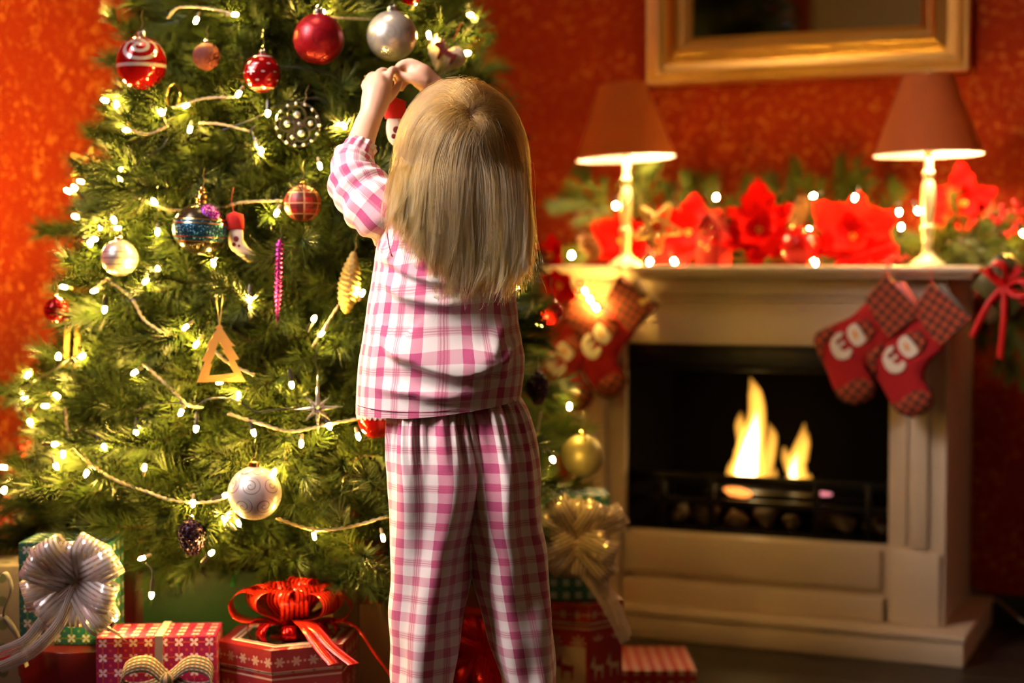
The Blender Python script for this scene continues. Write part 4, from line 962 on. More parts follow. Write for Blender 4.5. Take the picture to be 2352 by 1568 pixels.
u, z = at_n(1508, 520, -.1); t = thing('straw_star_ornament', 'open golden straw star leaning right of the left lamp', 'decoration', unz(u, -.1, z), (0, 0.1, -ANG))
k = 3.55 / FPX; sp_ = [(62 * k * math.cos(math.radians(65 + 144 * i)), 62 * k * math.sin(math.radians(65 + 144 * i))) for i in range(6)]
for i in range(5):
    (a, b), (c, d_) = sp_[i], sp_[i + 1]; MB().tube([(a, (i % 2) * .006, b), (c, ((i + 1) % 2) * .006, d_)], 0.005, 8).build('straw', MSTRAW, t, 40)
def berries(label, px, py, n, rp, cnt, seed):
    u, z = at_n(px, py, n); p = unz(u, n, z); k = p[1] / FPX; rr = random.Random(seed)
    t = thing('berry_cluster', label, 'berries', p, WROT)
    bm_ = MB().ball(.0062, n=10, k=7).mesh('berry', ballmat('red_berry', (0.55, 0.006, 0.008), 0.3, 0.0), 180)
    for i in range(cnt): put('berry', bm_, t, (rr.gauss(0, rp * .42) * k, rr.gauss(0, .012), rr.gauss(0, rp * .34) * k))
    MB().tube([(0, 0, 0), (-.02, .01, -.02)], .0015, 5).build('stalk', MBARK, t, 60)
berries('dense cluster of red berries at the right edge above the mantel end', 2315, 512, -.2, 60, 60, 1)
berries('small red berry cluster on the mantel left of the right lamp', 2050, 595, -.14, 32, 24, 2)
berries('red berries on the trailing garland below the mantel corner', 2255, 662, -.06, 22, 16, 3)
# wrapped gift hanging at the mantel corner
RIBR = M('red_satin_ribbon', fn=lambda g: {'Base Color': g.mix(g.noise(g.vec(), 60), (0.45, 0.004, 0.004), (0.6, 0.008, 0.006)), 'Roughness': 0.45, 'Specular IOR Level': 0.25})
u, z = at_n(2312, 655, .0); t = thing('hanging_gift', 'small dark green gift with red ribbon and gold ends hanging at the mantel corner', 'gift', unz(u, 0.0, z), (0, math.radians(38), -ANG))
MB().box(-.05, .05, -.03, .03, -.045, .045).build('box', M('dark_olive_foil', fn=lambda g: {'Base Color': g.mix(g.noise(g.vec(), 25), (0.05, 0.045, 0.012), (0.09, 0.075, 0.02)), 'Metallic': 0.5, 'Roughness': 0.3}), t, 30, .003)
MB().box(-.008, .008, -.032, .032, -.047, .047).build('ribbon', RIBR, t, 30); MB().box(-.052, .052, -.032, .032, -.008, .008).build('ribbon', RIBR, t, 30)
MB().box(-.034, .0, -.034, .034, .046, .052).build('gold_tag', MGOLDB, t, 30)
for s in (-1, 1): ribbon([(0, -.034, 0), (s * .02, -.05, .03), (s * .045, -.05, .02), (s * .03, -.042, .0), (0, -.036, 0)], (0, .4, 1), .016).build('bow_loop', RIBR, t, 180)
for s in (-1, 1): ribbon([(0, -.034, 0), (s * .02 + .02, -.04, -.05), (s * .035 + .05, -.035, -.12)], (1, .2, .3), .014).build('bow_tail', RIBR, t, 180)

# ------------------------------------------------------------------ stockings on the mantel
def _tartan(g, s=1.6):
    x, y, z = g.coord('Object'); a = (x * .766 - z * .643) * (36 * s); b = (x * .643 + z * .766) * (36 * s)
    c = g.mix((a.fr() - .5).ab().lt(.2) * 0.72, (0.42, 0.006, 0.012), (0.015, 0.030, 0.014))
    c = g.mix((b.fr() - .5).ab().lt(.2) * 0.72, c, (0.015, 0.030, 0.014))
    ln = ((a.fr() - .02).ab().lt(.035)).mx((b.fr() - .02).ab().lt(.035)).mx(((a + .5).fr() - .5).ab().lt(.0))
    return {'Base Color': g.mix(ln * .7, c, (0.45, 0.30, 0.06)), 'Roughness': 0.9, 'Normal': g.bump(g.noise(g.vec(), 600, 2), .4, .0006)}
MTART = M('tartan_wool', fn=_tartan)
MSRED = felt('stocking_red', (0.34, 0.004, 0.008), (0.46, 0.010, 0.014)); MWFELT = felt('white_felt', (0.70, 0.60, 0.52), (0.82, 0.72, 0.64)); MOR = felt('orange_felt', (0.7, 0.22, 0.02), (0.85, 0.32, 0.04))
def zc(pts): return [(1800 + x / 3.92, 600 + y / 3.92) for x, y in pts]
CUFF = zc([(905, 150), (940, 120), (1000, 195), (1240, 450), (1235, 480), (970, 670), (945, 660), (840, 520), (755, 345), (770, 310)])
BODY = zc([(760, 345), (690, 420), (600, 500), (430, 575), (305, 640), (270, 720), (300, 790), (350, 900), (400, 1020), (455, 1160), (500, 1230), (570, 1270), (650, 1280), (740, 1255), (810, 1190), (822, 1110), (785, 1020), (760, 960), (790, 880), (860, 800), (960, 720), (1000, 640), (930, 450), (850, 340)])
HEEL = zc([(480, 560), (400, 595), (300, 640), (268, 720), (295, 790), (345, 895), (375, 800), (420, 720), (470, 640)])
TOE = zc([(455, 1165), (500, 1232), (570, 1275), (650, 1287), (745, 1260), (815, 1195), (828, 1110), (790, 1020), (700, 985), (590, 1035), (510, 1100)])
SHEAD = zc([(585, 640), (600, 590), (650, 555), (690, 575), (740, 660), (755, 710), (720, 745), (670, 760), (630, 730), (600, 690)])
SBODY = zc([(555, 632), (500, 640), (452, 690), (435, 750), (455, 820), (500, 872), (550, 885), (612, 858), (640, 800), (605, 770), (582, 800), (545, 795), (518, 768), (575, 738), (555, 708), (505, 748), (480, 715), (535, 682)])
SHAT = zc([(672, 560), (690, 518), (715, 545), (770, 512), (835, 600), (832, 645), (795, 690), (805, 710), (770, 718), (745, 660), (700, 590)])
SNOSE = zc([(643, 632), (655, 612), (672, 635), (684, 680), (664, 694), (650, 670)])
REF = (2037, 633); SN = 0.022
_u0, _z0 = at_n(*REF, SN)
def loc2(pts): return [(at_n(x, y, SN)[0] - _u0, at_n(x, y, SN)[1] - _z0) for x, y in pts]
def sm(pts, n=60):
    q = smoothpath(list(pts) + [pts[0]], n); return [tuple(p) for p in q[:-1]]
def stocking(label, px, py, rot, scale=1.0):
    u, z = at_n(px, py, SN); t = thing('christmas_stocking', label, 'stocking', unz(u, SN, z), (0, math.radians(rot), -ANG), scale=scale)
    b = puff(sm(loc2(BODY), 90), .017).build('body', MSRED, t, 180)
    puff(sm(loc2(TOE), 44), .0185).build('toe_cap', MTART, t, 180); puff(sm(loc2(HEEL), 40), .0178).build('heel_patch', MTART, t, 180)
    MB().prism(sm(loc2(CUFF), 50), -.019, .019).build('cuff', MTART, t, 60, .006, 3)
    s = MB().prism(loc2(SBODY), -.0205, -.0165).build('snowman_body', MWFELT, t, 30, .0008, 1)
    h = MB().prism(sm(loc2(SHEAD), 30), -.0205, -.0160).build('snowman_head', MWFELT, t, 30, .0008, 1)
    MB().prism(sm(loc2(SNOSE), 16), -.0225, -.0200).build('nose', MOR, h, 30)
    for e in zc([(622, 640), (705, 640)]):
        (x, zz), = loc2([e]); MB().ball(.0012, (x, -.0208, zz), 8, 6).build('eye', MBLKW, h, 180)
    MB().prism(loc2(SHAT), -.0205, -.0165).build('snowman_hat', MTART, t, 30, .0008, 1)
    MB().tube([(0.001, 0, -.006), (0, .002, .012), (0, .010, .024), (0, .022, .0265), (0, .05, .026)], .0032, 6, squash=.4).build('hanging_loop', RIBR, t, 60)
    return t
stocking('tartan-cuffed red stocking left of the pair at the right mantel end', 2037, 633, 0)
stocking('rightmost red stocking with tartan cuff hanging at the mantel corner', 2139, 652, -7)
stocking('second red stocking from the tree, brown packet in its tartan cuff', 1426, 636, -9, .97)
stocking('red stocking nearest the tree, partly behind pine branches', 1327, 676, -15, .95)
def stuffed(name, label, cat, px, py, n, sx, sy, sz, rot, mat, bev=.003):
    u, z = at_n(px, py, n); t = thing(name, label, cat, unz(u, n, z), (0, math.radians(rot), -ANG)); k = .00093
    MB().box(-sx * k, sx * k, -sy, sy, -sz * k, sz * k).build('packet', mat, t, 30, bev); return t
t = stuffed('pink_gift_packet', 'flat pink packet sticking out of the stocking left of the corner', 'gift', 2084, 688, .022, 16, .013, 40, -37, M('pink_paper', fn=lambda g: {'Base Color': g.mix(g.noise(g.vec(), 30), (0.75, 0.12, 0.10), (0.85, 0.20, 0.16)), 'Roughness': .4}))
t = stuffed('brown_gift_packet', 'brown paper packet with gold bow in the second stocking from the tree', 'gift', 1470, 680, .022, 20, .014, 36, -36, M('brown_paper', fn=lambda g: {'Base Color': g.mix(g.noise(g.vec(), 40, 4), (0.24, 0.14, 0.05), (0.34, 0.20, 0.08)), 'Roughness': .7}))
MB().box(-20.5 * .00093, 20.5 * .00093, -.0146, .0146, -.0095, -.0025).build('band', MGOLDB, t, 30)
puff([(-.012, -.012), (0, -.007), (.013, -.013), (.016, .004), (.004, .002), (-.006, .009), (-.015, .003)], .004).xf(Matrix.Translation((.008, -.016, -.016))).build('bow', MSTRAW, t, 180)
stuffed('grey_card', 'grey card standing in the rightmost stocking', 'card', 2186, 692, .022, 10, .004, 46, -43, M('grey_card', fn=lambda g: {'Base Color': g.mix(g.noise(g.vec(), 30), (0.10, 0.09, 0.07), (0.16, 0.14, 0.11)), 'Roughness': .6}), .001)
# lamp cable on the floor
cp = [at(2226, 1350, 3.80), at(2262, 1362, 3.78), at(2300, 1385, 3.72), at(2352, 1428, 3.6), at(2420, 1470, 3.55)]
for q_ in cp: q_[2] = max(q_[2], .004)
m = MB().tube(smoothpath([p - cp[0] for p in cp], 30), .003, 6); m.build('power_cable', M('cream_cable', fn=lambda g: {'Base Color': g.mix(g.noise(g.vec(), 20), (0.3, 0.24, 0.16), (0.4, 0.32, 0.22)), 'Roughness': .5}), None, 180, loc=cp[0], label='thin pale cable lying behind the right foot of the fireplace', category='cable')

# ------------------------------------------------------------------ gifts
def lattice(name, base, ring, petal, s, r_=.45):
    def fn(g):
        u, v, _ = g.coord('UV'); a = (u * s).fr() - .5; b = (v * s).fr() - .5
        r = (a * a + b * b).sq(); th = b.at2(a)
        pt = r.lt((th * 2).sin().ab() * .34) * r.gt(.02)
        a2 = a.ab() - .5; b2 = b.ab() - .5; rc = (a2 * a2 + b2 * b2).sq()
        rg_ = (rc - .5).ab().lt(.028); c2 = rc.lt(.09)
        c = g.mix(rg_, base, ring); c = g.mix(pt, c, petal); c = g.mix(c2 * .8, c, ring)
        return {'Base Color': c, 'Roughness': r_}
    return M(name, fn=fn)
def nordic(name, red, cream):
    def fn(g):
        u, v, _ = g.coord('UV')
        def band(a, b): return v.gt(a) * v.lt(b)
        def cell(s, off=0.0): return (u * s).fr() - .5, ((v - off) * s).fr() - .5
        a, b = cell(38, .006); r = (a * a + b * b).sq(); fl_ = r.lt(((b.at2(a) * 3).cos().ab() * .22 + .10)) * band(.006, .032)
        dt = ((u * 38 + .5).fr() - .5).ab().lt(.07) * (v - .019).ab().lt(.002)
        tri = (((u * 30).fr() - .5).ab() * 2).lt((v - .052) / .018) * band(.052, .070)
        chk = (((u * 300).fr().lt(.5)) + ((v * 300).fr().lt(.5))) * .5
        a, b = cell(22, .08); r = (a * a + b * b).sq(); st_ = r.lt((b.at2(a) * 4).cos().ab() * .3 + .05) * v.gt(.082)
        c = g.mix(fl_.mx(dt) * .8, red, cream)
        c = g.mix(band(.033, .036) + band(.05, .052) + band(.075, .078), c, cream)
        c = g.mix(band(.036, .05) * (chk * .6 + .25), c, cream)
        c = g.mix(band(.052, .070) * .4, c, (.30, .2, .17)); c = g.mix(tri * .8, c, cream); c = g.mix(st_ * .7, c, cream)
        return {'Base Color': c, 'Roughness': .5}
    return M(name, fn=fn)
MPINKP = lattice('magenta_lattice_paper', (0.30, 0.006, 0.08), (0.55, 0.09, 0.03), (0.75, 0.55, 0.62), 44)
MTEALP = lattice('teal_lattice_paper', (0.010, 0.12, 0.12), (0.20, 0.26, 0.03), (0.62, 0.66, 0.66), 44)
MREDP = lattice('red_lattice_paper', (0.42, 0.008, 0.010), (0.60, 0.12, 0.06), (0.80, 0.55, 0.40), 46)
MNORD = nordic('nordic_print', (0.26, 0.012, 0.018), (0.52, 0.34, 0.26)); MNORD2 = nordic('nordic_print_bright', (0.36, 0.010, 0.010), (0.62, 0.42, 0.30))
MKRAFT = M('kraft_paper', fn=lambda g: {'Base Color': g.mix(g.noise(g.vec(), 30, 4), (0.26, 0.14, 0.04), (0.34, 0.19, 0.06)), 'Roughness': .6})
MCRP = M('cream_star_paper', fn=lambda g: (lambda u, v, _: {'Base Color': g.mix((((u * 26).fr() - .5) * ((u * 26).fr() - .5) + ((v * 26).fr() - .5) * ((v * 26).fr() - .5)).lt(.05) * .8, (0.42, 0.36, 0.30), (0.10, 0.16, 0.08)), 'Roughness': .6})(*g.coord('UV')))
def ribmat(name, c1, c2, alpha1, alpha2, metal, nst=6):
    def fn(g):
        u, v, _ = g.coord('UV'); s = ((u * nst).fr() - .5).ab().lt(.26); n = g.noise(g.vec(), 70, 2)
        return {'Base Color': g.mix(s, c1, g.mix(n, c2, tuple(min(1, c * 1.25) for c in c2))), 'Alpha': s * (alpha2 - alpha1) + alpha1, 'Roughness': n * .15 + .14, 'Metallic': metal}
    return M(name, fn=fn)
MIRID = ribmat('iridescent_ribbon', (0.70, 0.60, 0.60), (0.88, 0.78, 0.80), .45, .9, .3)
MREDR = ribmat('sheer_red_striped_ribbon', (0.55, 0.008, 0.004), (0.72, 0.03, 0.01), .45, 1.0, .25)
MREDF = M('red_foil', fn=lambda g: {'Base Color': (0.5, 0.004, 0.006), 'Metallic': .8, 'Roughness': g.noise(g.vec(), 30) * .15 + .12})
def loops(t, c, R, w, mat, specs, name='bow_loop'):
    """bow loops: (azimuth deg, elevation deg, scale)"""
    for az, el, s in specs:
        a, e = math.radians(az), math.radians(el); d = np.array([math.cos(a) * math.cos(e), math.sin(a) * math.cos(e), math.sin(e)])
        wd = np.array([-math.sin(a), math.cos(a), 0.0]); up = np.cross(d, wd); up *= -1 if up[2] > 0 else 1; up = -up; r = R * s; c_ = np.array(c)
        ribbon([c_, c_ + d * r * .45 + up * r * .22, c_ + d * r * .85 + up * r * .26, c_ + d * r + up * r * .02, c_ + d * r * .82 - up * r * .18, c_ + d * r * .4 - up * r * .10, c_ + d * r * .03], wd, w).build(name, mat, t, 180)
def gift(name, label, px0, px1, py, Y, depth, z0, rotd, mat, lid=None, bev=.003, ztop=None):
    """box whose front top edge runs px0..px1 at row py, depth Y"""
    a, b = at(px0, py, Y), at(px1, py, Y); w = b[0] - a[0]; zt = ztop if ztop is not None else (a[2] + b[2]) / 2; r = math.radians(rotd)
    cx_, cy_ = (a[0] + b[0]) / 2, Y + depth / 2
    t = thing(name, label, 'gift', (cx_, cy_, z0), (0, 0, r)); h = zt - z0
    MB().box(-w / 2, w / 2, -depth / 2, depth / 2, 0, h).build('box', mat, t, 30, bev)
    return t, w, h
t, w, h = gift('gift_box', 'magenta flower-lattice gift box with cream ribbon', 216, 490, 1462, 2.45, .10, 0, 4, MPINKP)
MCRR = M('cream_satin_ribbon', fn=lambda g: {'Base Color': g.mix(g.noise(g.vec(), 60), (0.7, 0.55, 0.42), (0.8, 0.66, 0.52)), 'Roughness': .35})
MB().box(-.006 + .004, .006 + .004, -.0515, .0515, -.0, h + .0015).build('ribbon', MCRR, t, 30)
p = at(385, 1560, 2.41)
t = thing('gingham_bow', 'green and red gingham ribbon bow in front of the magenta box', 'bow', p)
def _gg(g):
    u, v, _ = g.coord('UV'); a = (u * 5).fr().lt(.5); b = (v * 130).fr().lt(.5)
    c = g.mix(a, (0.34, 0.27, 0.21), (0.01, 0.06, 0.03)); return {'Base Color': g.mix(b * .6, c, (0.16, 0.03, 0.02)), 'Roughness': .9}
MGG = M('gingham_ribbon', fn=_gg)
for s in (-1, 1): ribbon([(0, 0, 0), (s * .03, .005, .022), (s * .062, 0, .016), (s * .066, -.012, -.008), (s * .035, -.014, -.012), (0, -.004, 0)], (0, .75, .65), .03).build('bow_loop', MGG, t, 180)
MB().ball(.011, (0, -.004, 0), 12, 8, sy=1.3).build('knot', MGG, t, 180)
for s in (-1, 1): ribbon([(0, 0, 0), (s * .025, -.01, -.04), (s * .035, -.008, -.1)], (1, 0, .2), .026).build('bow_tail', MGG, t, 180)
def hexbox(label, px, py, Y, R, z0, mat, rot, n=6, lid_h=.034, win=False):
    c = at(px, py, Y); t = thing('hexagonal_gift_box' if n == 6 else 'octagonal_gift_box', label, 'gift', (c[0], c[1], z0), (0, 0, rot)); H = c[2] - z0
    def hexm(R_, za, zb, vt, vb):
        m = MB(); side = 2 * R_ * math.sin(PI / n)
        for i in range(n):
            a, b = 2 * PI * i / n, 2 * PI * (i + 1) / n
            q = [(R_ * math.cos(a), R_ * math.sin(a), za), (R_ * math.cos(b), R_ * math.sin(b), za), (R_ * math.cos(b), R_ * math.sin(b), zb), (R_ * math.cos(a), R_ * math.sin(a), zb)]
            m.add(q, [(0, 1, 2, 3)], [[(i * side, vb), ((i + 1) * side, vb), ((i + 1) * side, vt), (i * side, vt)]])
        return m
    def cap(m, R_, z, mi=0):
        v = [(R_ * math.cos(2 * PI * i / n), R_ * math.sin(2 * PI * i / n), z) for i in range(n)]; m.add(v, [tuple(range(n))], [[(x * .6, y * .6 + .02) for x, y, _ in v]], mi)
    m = hexm(R * .975, 0, H - .002, .034, H + .03); cap(m, R * .975, H - .003); m.build('box', mat, t, 0)
    l = hexm(R, H - lid_h, H, .0, lid_h); cap(l, R, H); lo = l.build('lid', mat, t, 0)
    for R_, m_ in ((R * .8, MCRR), (R * .74, mat), (R * .72, MCRR)) if win else ():
        rg_ = MB(); rg_.tube([(R_ * math.cos(2 * PI * i / n), R_ * math.sin(2 * PI * i / n), H + .0008) for i in range(n + 1)], .0025, 4, caps=False, squash=.4); rg_.build('lid_stripe', m_, lo, 0)
    if win:
        mm = MB(); cap(mm, R * .68, H + .0006); mm.build('lid_window', M('dark_acetate', fn=lambda g: {'Base Color': (0.03, 0.018, 0.012), 'Roughness': g.noise(g.vec(), 8) * .06 + .08}), lo, 0)
    return t, H
t, H = hexbox('hexagonal red Nordic print gift box with sheer red bow', 664, 1456, 2.55, .113, 0, MNORD, math.radians(-96), win=True)
bw = thing('red_ribbon_bow', 'big sheer red striped bow on the hexagonal box', 'bow', np.array(t.location) + np.array([.008, -.01, H + .002]))
loops(bw, (0, 0, .018), .098, .044, MREDR, [(180, 18, 1.05), (150, 30, .9), (205, 35, .8), (0, 18, .98), (25, 30, .9), (-30, 30, .85), (90, 48, .75), (120, 62, .7), (-80, 42, .6), (60, 62, .75), (-50, 58, .72), (-120, 55, .66)])
loops(bw, (0, 0, .006), .075, .022, MREDF, [(190, 2, .95), (230, 2, .9), (-10, 2, .95), (-40, 2, .95), (-90, 2, .7)], 'foil_loop')
MB().ball(.012, (0, 0, .03), 12, 8).build('knot', MREDR, bw, 180)
for x in (0, 1): ribbon([(.0, -.01, .03), (.022 + .012 * x, -.05, .026), (.05 + .02 * x, -.085, -.0), (.075 + .03 * x, -.11, -.02)], (1, .5, .1), .018).build('bow_tail', MREDR, bw, 180)
ribbon([(.02, 0, .02), (.09, -.01, .02), (.13, -.04, -.02), (.18, -.07, -.08)], (0, 1, .3), .012).build('bow_tail', MREDR, bw, 180)
# green carrier bag
def bag(name, label, px0, px1, py, Y, depth, mat, rot, handles=None):
    a, b = at(px0, py, Y), at(px1, py, Y); w = b[0] - a[0]; H = a[2]
    t = thing(name, label, 'gift bag', ((a[0] + b[0]) / 2, Y + depth / 2, 0), (0, 0, rot)); m = MB(); d = depth / 2
    for s in (-1, 1):
        m.box(-w / 2, w / 2, s * d - .0006, s * d + .0006, 0, H); m.box(s * w / 2 - .0006, s * w / 2 + .0006, -d, d, 0, H)
    m.box(-w / 2, w / 2, -d, d, 0, .002); m.build('bag', mat, t, 0)
    if handles:
        for s in (-1, 1):
            for x in (-.045, .045):
                ribbon([(x, s * d - .001, H - .025), (x + .004, s * d - .004, H - .008), (x + .01, s * d, H + .002)] if s < 0 else [(x, d + .002, H - .01), (x, d + .003, H + .01), (x + .01, d, H + .012)], (1, 0, .2), .008).build('handle', handles, t, 180)
    return t, H
MGREEN = M('bottle_green_paper', fn=lambda g: {'Base Color': g.mix(g.noise(g.vec(), 14, 3), (0.008, 0.045, 0.014), (0.014, 0.065, 0.022)), 'Roughness': .38})
bag('gift_bag', 'bottle green paper gift bag under the tree', 328, 612, 1312, 2.72, .09, MGREEN, 0.03, M('bright_green_ribbon', (0.02, 0.22, 0.06), .4))
t, w, h = gift('kraft_box', 'plain brown kraft paper box behind the hexagonal box', 628, 792, 1334, 2.76, .11, 0, -16, MKRAFT)
MB().box(-w / 2 - .001, w / 2 + .001, -.001, .001, h * .2, h + .0008).build('paper_seam', M('kraft_edge', (0.22, 0.12, 0.035), .6), t, 0)
# left stack
c = at(205, 1462, 2.56); t = thing('round_gift_box', 'dark red round gift box under the teal box', 'gift', (c[0], 2.56, 0)); Hc = c[2]
MRND = M('dark_red_glossy_card', fn=lambda g: {'Base Color': g.mix(g.noise(g.vec(), 40), (0.10, 0.004, 0.006), (0.14, 0.007, 0.008)), 'Roughness': .3})
MB().lathe([(1e-4, 0), (.105, 0), (.105, Hc - .005), (1e-4, Hc - .005)], 56).build('box', MRND, t, 40)
MB().lathe([(.1085, Hc - .05), (.1085, Hc - .002), (.107, Hc), (1e-4, Hc), ], 56).build('lid', MRND, t, 40)
t, w, h = gift('teal_gift_box', 'teal lattice gift box on the round red box', 42, 252, 1246, 2.50, .09, float(Hc), -2, MTEALP)
MB().box(-.03, -.015, -.0465, .0465, 0, h + .0015).build('ribbon', M('silver_ribbon', fn=lambda g: {'Base Color': (0.35, 0.28, 0.26), 'Metallic': .7, 'Roughness': g.noise(g.vec(), 30) * .1 + .15}), t, 30)
bw = thing('iridescent_bow', 'big iridescent silver bow on the left teal box', 'bow', at(175, 1335, 2.44))
LSP = [(d_, e, s) for d_, e, s in ((150, 0, 1), (118, 0, 1.05), (62, 0, 1.0), (30, 0, 1.1), (-18, 0, .95), (-48, 0, 1.05), (-95, 0, .8), (195, 0, .95), (225, 0, .9), (85, 0, .85), (0, 0, .7))]
def flatbow(bw, R, w, mat, rnd):
    """a pom bow facing the room: loops fan out in the x,z plane"""
    for az, _, s in LSP:
        a = math.radians(az); d = np.array([math.cos(a), rnd.uniform(-.75, -.1), math.sin(a)]); d /= np.linalg.norm(d); wd = np.cross(d, (0, 1, 0)); wd /= np.linalg.norm(wd); up = np.cross(wd, d); r = R * s
        ribbon([(0, 0, 0), d * r * .45 + up * r * .2, d * r * .88 + up * r * .22, d * r + up * 0, d * r * .85 - up * r * .15, d * r * .4 - up * r * .1, d * r * .02], wd, w).build('bow_loop', mat, bw, 180)
flatbow(bw, .084, .046, MIRID, random.Random(4))
for p_ in ([(0, -.01, -.01), (-.04, -.02, -.05), (-.07, -.025, -.085), (-.12, -.03, -.105)], [(0, -.01, -.01), (-.02, -.025, -.06), (-.06, -.03, -.10), (-.11, -.03, -.125)], [(.01, 0, -.02), (.04, -.01, -.06), (.07, -.0, -.085)]):
    ribbon(p_, (.5, .3, -.7), .02).build('bow_tail', MIRID, bw, 180)
t, w, h = gift('cream_gift_box', 'cream printed gift box at the lower left picture corner', -110, 46, 1300, 2.62, .1, 0, 6, MCRP)
t, w, h = gift('white_lidded_box', 'red box with cream lid at the left picture edge', -130, 44, 1262, 2.78, .1, 0, -4, MREDP)
MB().box(-w / 2 - .002, w / 2 + .002, -.052, .052, h - .03, h + .002).build('lid', M('cream_card', fn=lambda g: {'Base Color': g.mix(g.noise(g.vec(), 40), (0.6, 0.5, 0.38), (0.7, 0.6, 0.46)), 'Roughness': .6}), t, 30, .001)
t, w, h = gift('tall_red_gift', 'tall red snowflake gift at the far left edge behind the branches', -120, 8, 1150, 2.85, .08, 0, 0, nordic('nordic_red', (0.40, 0.01, 0.01), (0.7, 0.6, 0.5)))
t = thing('ribbon_curls', 'grey curled ribbon with a red end at the lower left edge', 'ribbon', at(15, 1440, 2.44))
MGRR = M('grey_satin_ribbon', fn=lambda g: {'Base Color': g.mix(g.noise(g.vec(), 40), (0.22, 0.2, 0.22), (0.34, 0.31, 0.33)), 'Roughness': .35})
ribbon([(-.03, 0, .05), (.0, -.01, .085), (.012, -.012, .06), (.0, -.01, .02), (.02, 0, -.02), (.03, .0, -.06)], (.2, 1, .1), .012).build('curl', MGRR, t, 180)
ribbon([(-.03, 0, .0), (-.005, -.01, .02), (.015, -.01, .0), (.03, .0, -.05)], (.2, 1, .1), .012).build('curl', MGRR, t, 180)
ribbon([(-.03, -.012, -.045), (.01, -.015, -.035), (.03, -.014, -.012), (.042, -.012, .005)], (.2, .8, .6), .02).build('red_end', RIBR, t, 180)
# behind: red gifts
t, w, h = gift('red_gift_box', 'plain red gift box left behind the green bag', 268, 345, 1310, 2.80, .1, 0, 8, MRND)
t, w, h = gift('red_gift_box', 'plain red gift box standing deep under the tree', 560, 680, 1240, 3.0, .1, 0, -5, M('matt_red_card', fn=lambda g: {'Base Color': g.mix(g.noise(g.vec(), 20), (0.20, 0.008, 0.008), (0.26, 0.012, 0.01)), 'Roughness': .6}))
t, H = bag('kraft_bag', 'kraft paper bag with red tissue left of the pyjama leg', 832, 930, 1388, 2.60, .08, MKRAFT, -.1)
ti = MB(); ti.grid([[(-.035 + .07 * i / 7, -.03 + .06 * j / 5, H - .012 + .028 * math.sin(i * 1.9 + j * 1.3) * math.cos(j * 2.1)) for j in range(6)] for i in range(8)]); ti.build('tissue_paper', M('red_tissue', fn=lambda g: {'Base Color': g.mix(g.noise(g.vec(), 60), (0.4, 0.012, 0.008), (0.55, 0.03, 0.012)), 'Roughness': .6}), t, 0)
# right stack behind the pyjama legs
t, H2 = hexbox('red Nordic print hexagonal box standing beside the hearth', 1330, 1368, 3.0, .085, 0, MNORD2, math.radians(-80), 6)
MDEERW = M('cream_print', (0.62, 0.42, 0.30), .6); MDEERR = M('red_print', (0.30, 0.008, 0.008), .6)
a0, a1 = 2 * PI * 0 / 6, 2 * PI * 1 / 6
for fi, items in ((0, ((.28, MDEERW), (.74, MDEERW))), (5, ((.5, MDEERR),))):
    A_ = np.array([math.cos(2 * PI * fi / 6), math.sin(2 * PI * fi / 6), 0]) * .0835; B_ = np.array([math.cos(2 * PI * (fi + 1) / 6), math.sin(2 * PI * (fi + 1) / 6), 0]) * .0835
    e_ = (B_ - A_); e_ /= np.linalg.norm(e_); nn = np.array([e_[1], -e_[0], 0])
    if fi == 5:
        o = A_ * 0 + (A_ + B_) / 2 + nn * .0003; m = MB().add([o - e_ * .036 + [0, 0, H2 - .165], o + e_ * .036 + [0, 0, H2 - .165], o + e_ * .036 + [0, 0, H2 - .078], o - e_ * .036 + [0, 0, H2 - .078]], [(0, 1, 2, 3)]); m.build('printed_panel', MDEERW, t, 0)
    else:
        o = (A_ + B_) / 2 + nn * .0003; m = MB().add([o - e_ * .041 + [0, 0, H2 - .165], o + e_ * .041 + [0, 0, H2 - .165], o + e_ * .041 + [0, 0, H2 - .068], o - e_ * .041 + [0, 0, H2 - .068]], [(0, 1, 2, 3)]); m.build('printed_panel', MDEERR, t, 0)
    for f_, mt in items:
        o = A_ + (B_ - A_) * f_ + nn * .0008; s_ = .026 if fi else .024
        m = MB().add([o + e_ * x * s_ + np.array([0, 0, H2 - .118 + zz * s_ * 1.4]) for x, zz in DEER], [tuple(range(len(DEER)))[::-1]]); m.build('printed_reindeer', mt, t, 0)
t, w, h = gift('teal_gift_box', 'teal lattice gift box on the Nordic box beside the hearth', 1228, 1400, 1136, 2.95, .09, float(H2), 1, MTEALP)
bw = thing('iridescent_bow', 'iridescent gold-tinted bow on the right teal box', 'bow', at(1325, 1235, 2.90))
flatbow(bw, .088, .042, ribmat('iridescent_gold_ribbon', (0.60, 0.45, 0.32), (0.78, 0.60, 0.45), .35, .85, .4), random.Random(9))
for p_ in ([(0, -.01, -.02), (.04, -.02, -.07), (.07, -.03, -.12), (.09, -.03, -.17)], [(0, -.01, -.02), (.02, -.02, -.07), (.055, -.03, -.12), (.085, -.03, -.18)]):
    ribbon(p_, (.7, .2, .3), .02).build('bow_tail', MATS['iridescent_gold_ribbon'], bw, 180)
t, w, h = gift('small_red_gift', 'small flat red lattice gift on the floor before the hearth', 1402, 1600, 1546, 3.09, .2, 0, 0, MREDP, ztop=.06)
t, w, h = gift('red_foil_gift', 'red foil gift with glittering bow seen between the pyjama legs', 1040, 1185, 1420, 2.78, .1, 0, 0, MREDF)
bw = thing('red_foil_bow', 'red foil bow on the gift between the pyjama legs', 'bow', (float(t.location[0]) + .0, 2.77, h - .06)); flatbow(bw, .075, .034, ribmat('red_foil_ribbon', (0.45, 0.004, 0.004), (0.6, 0.01, 0.008), .9, 1.0, .6), random.Random(12))
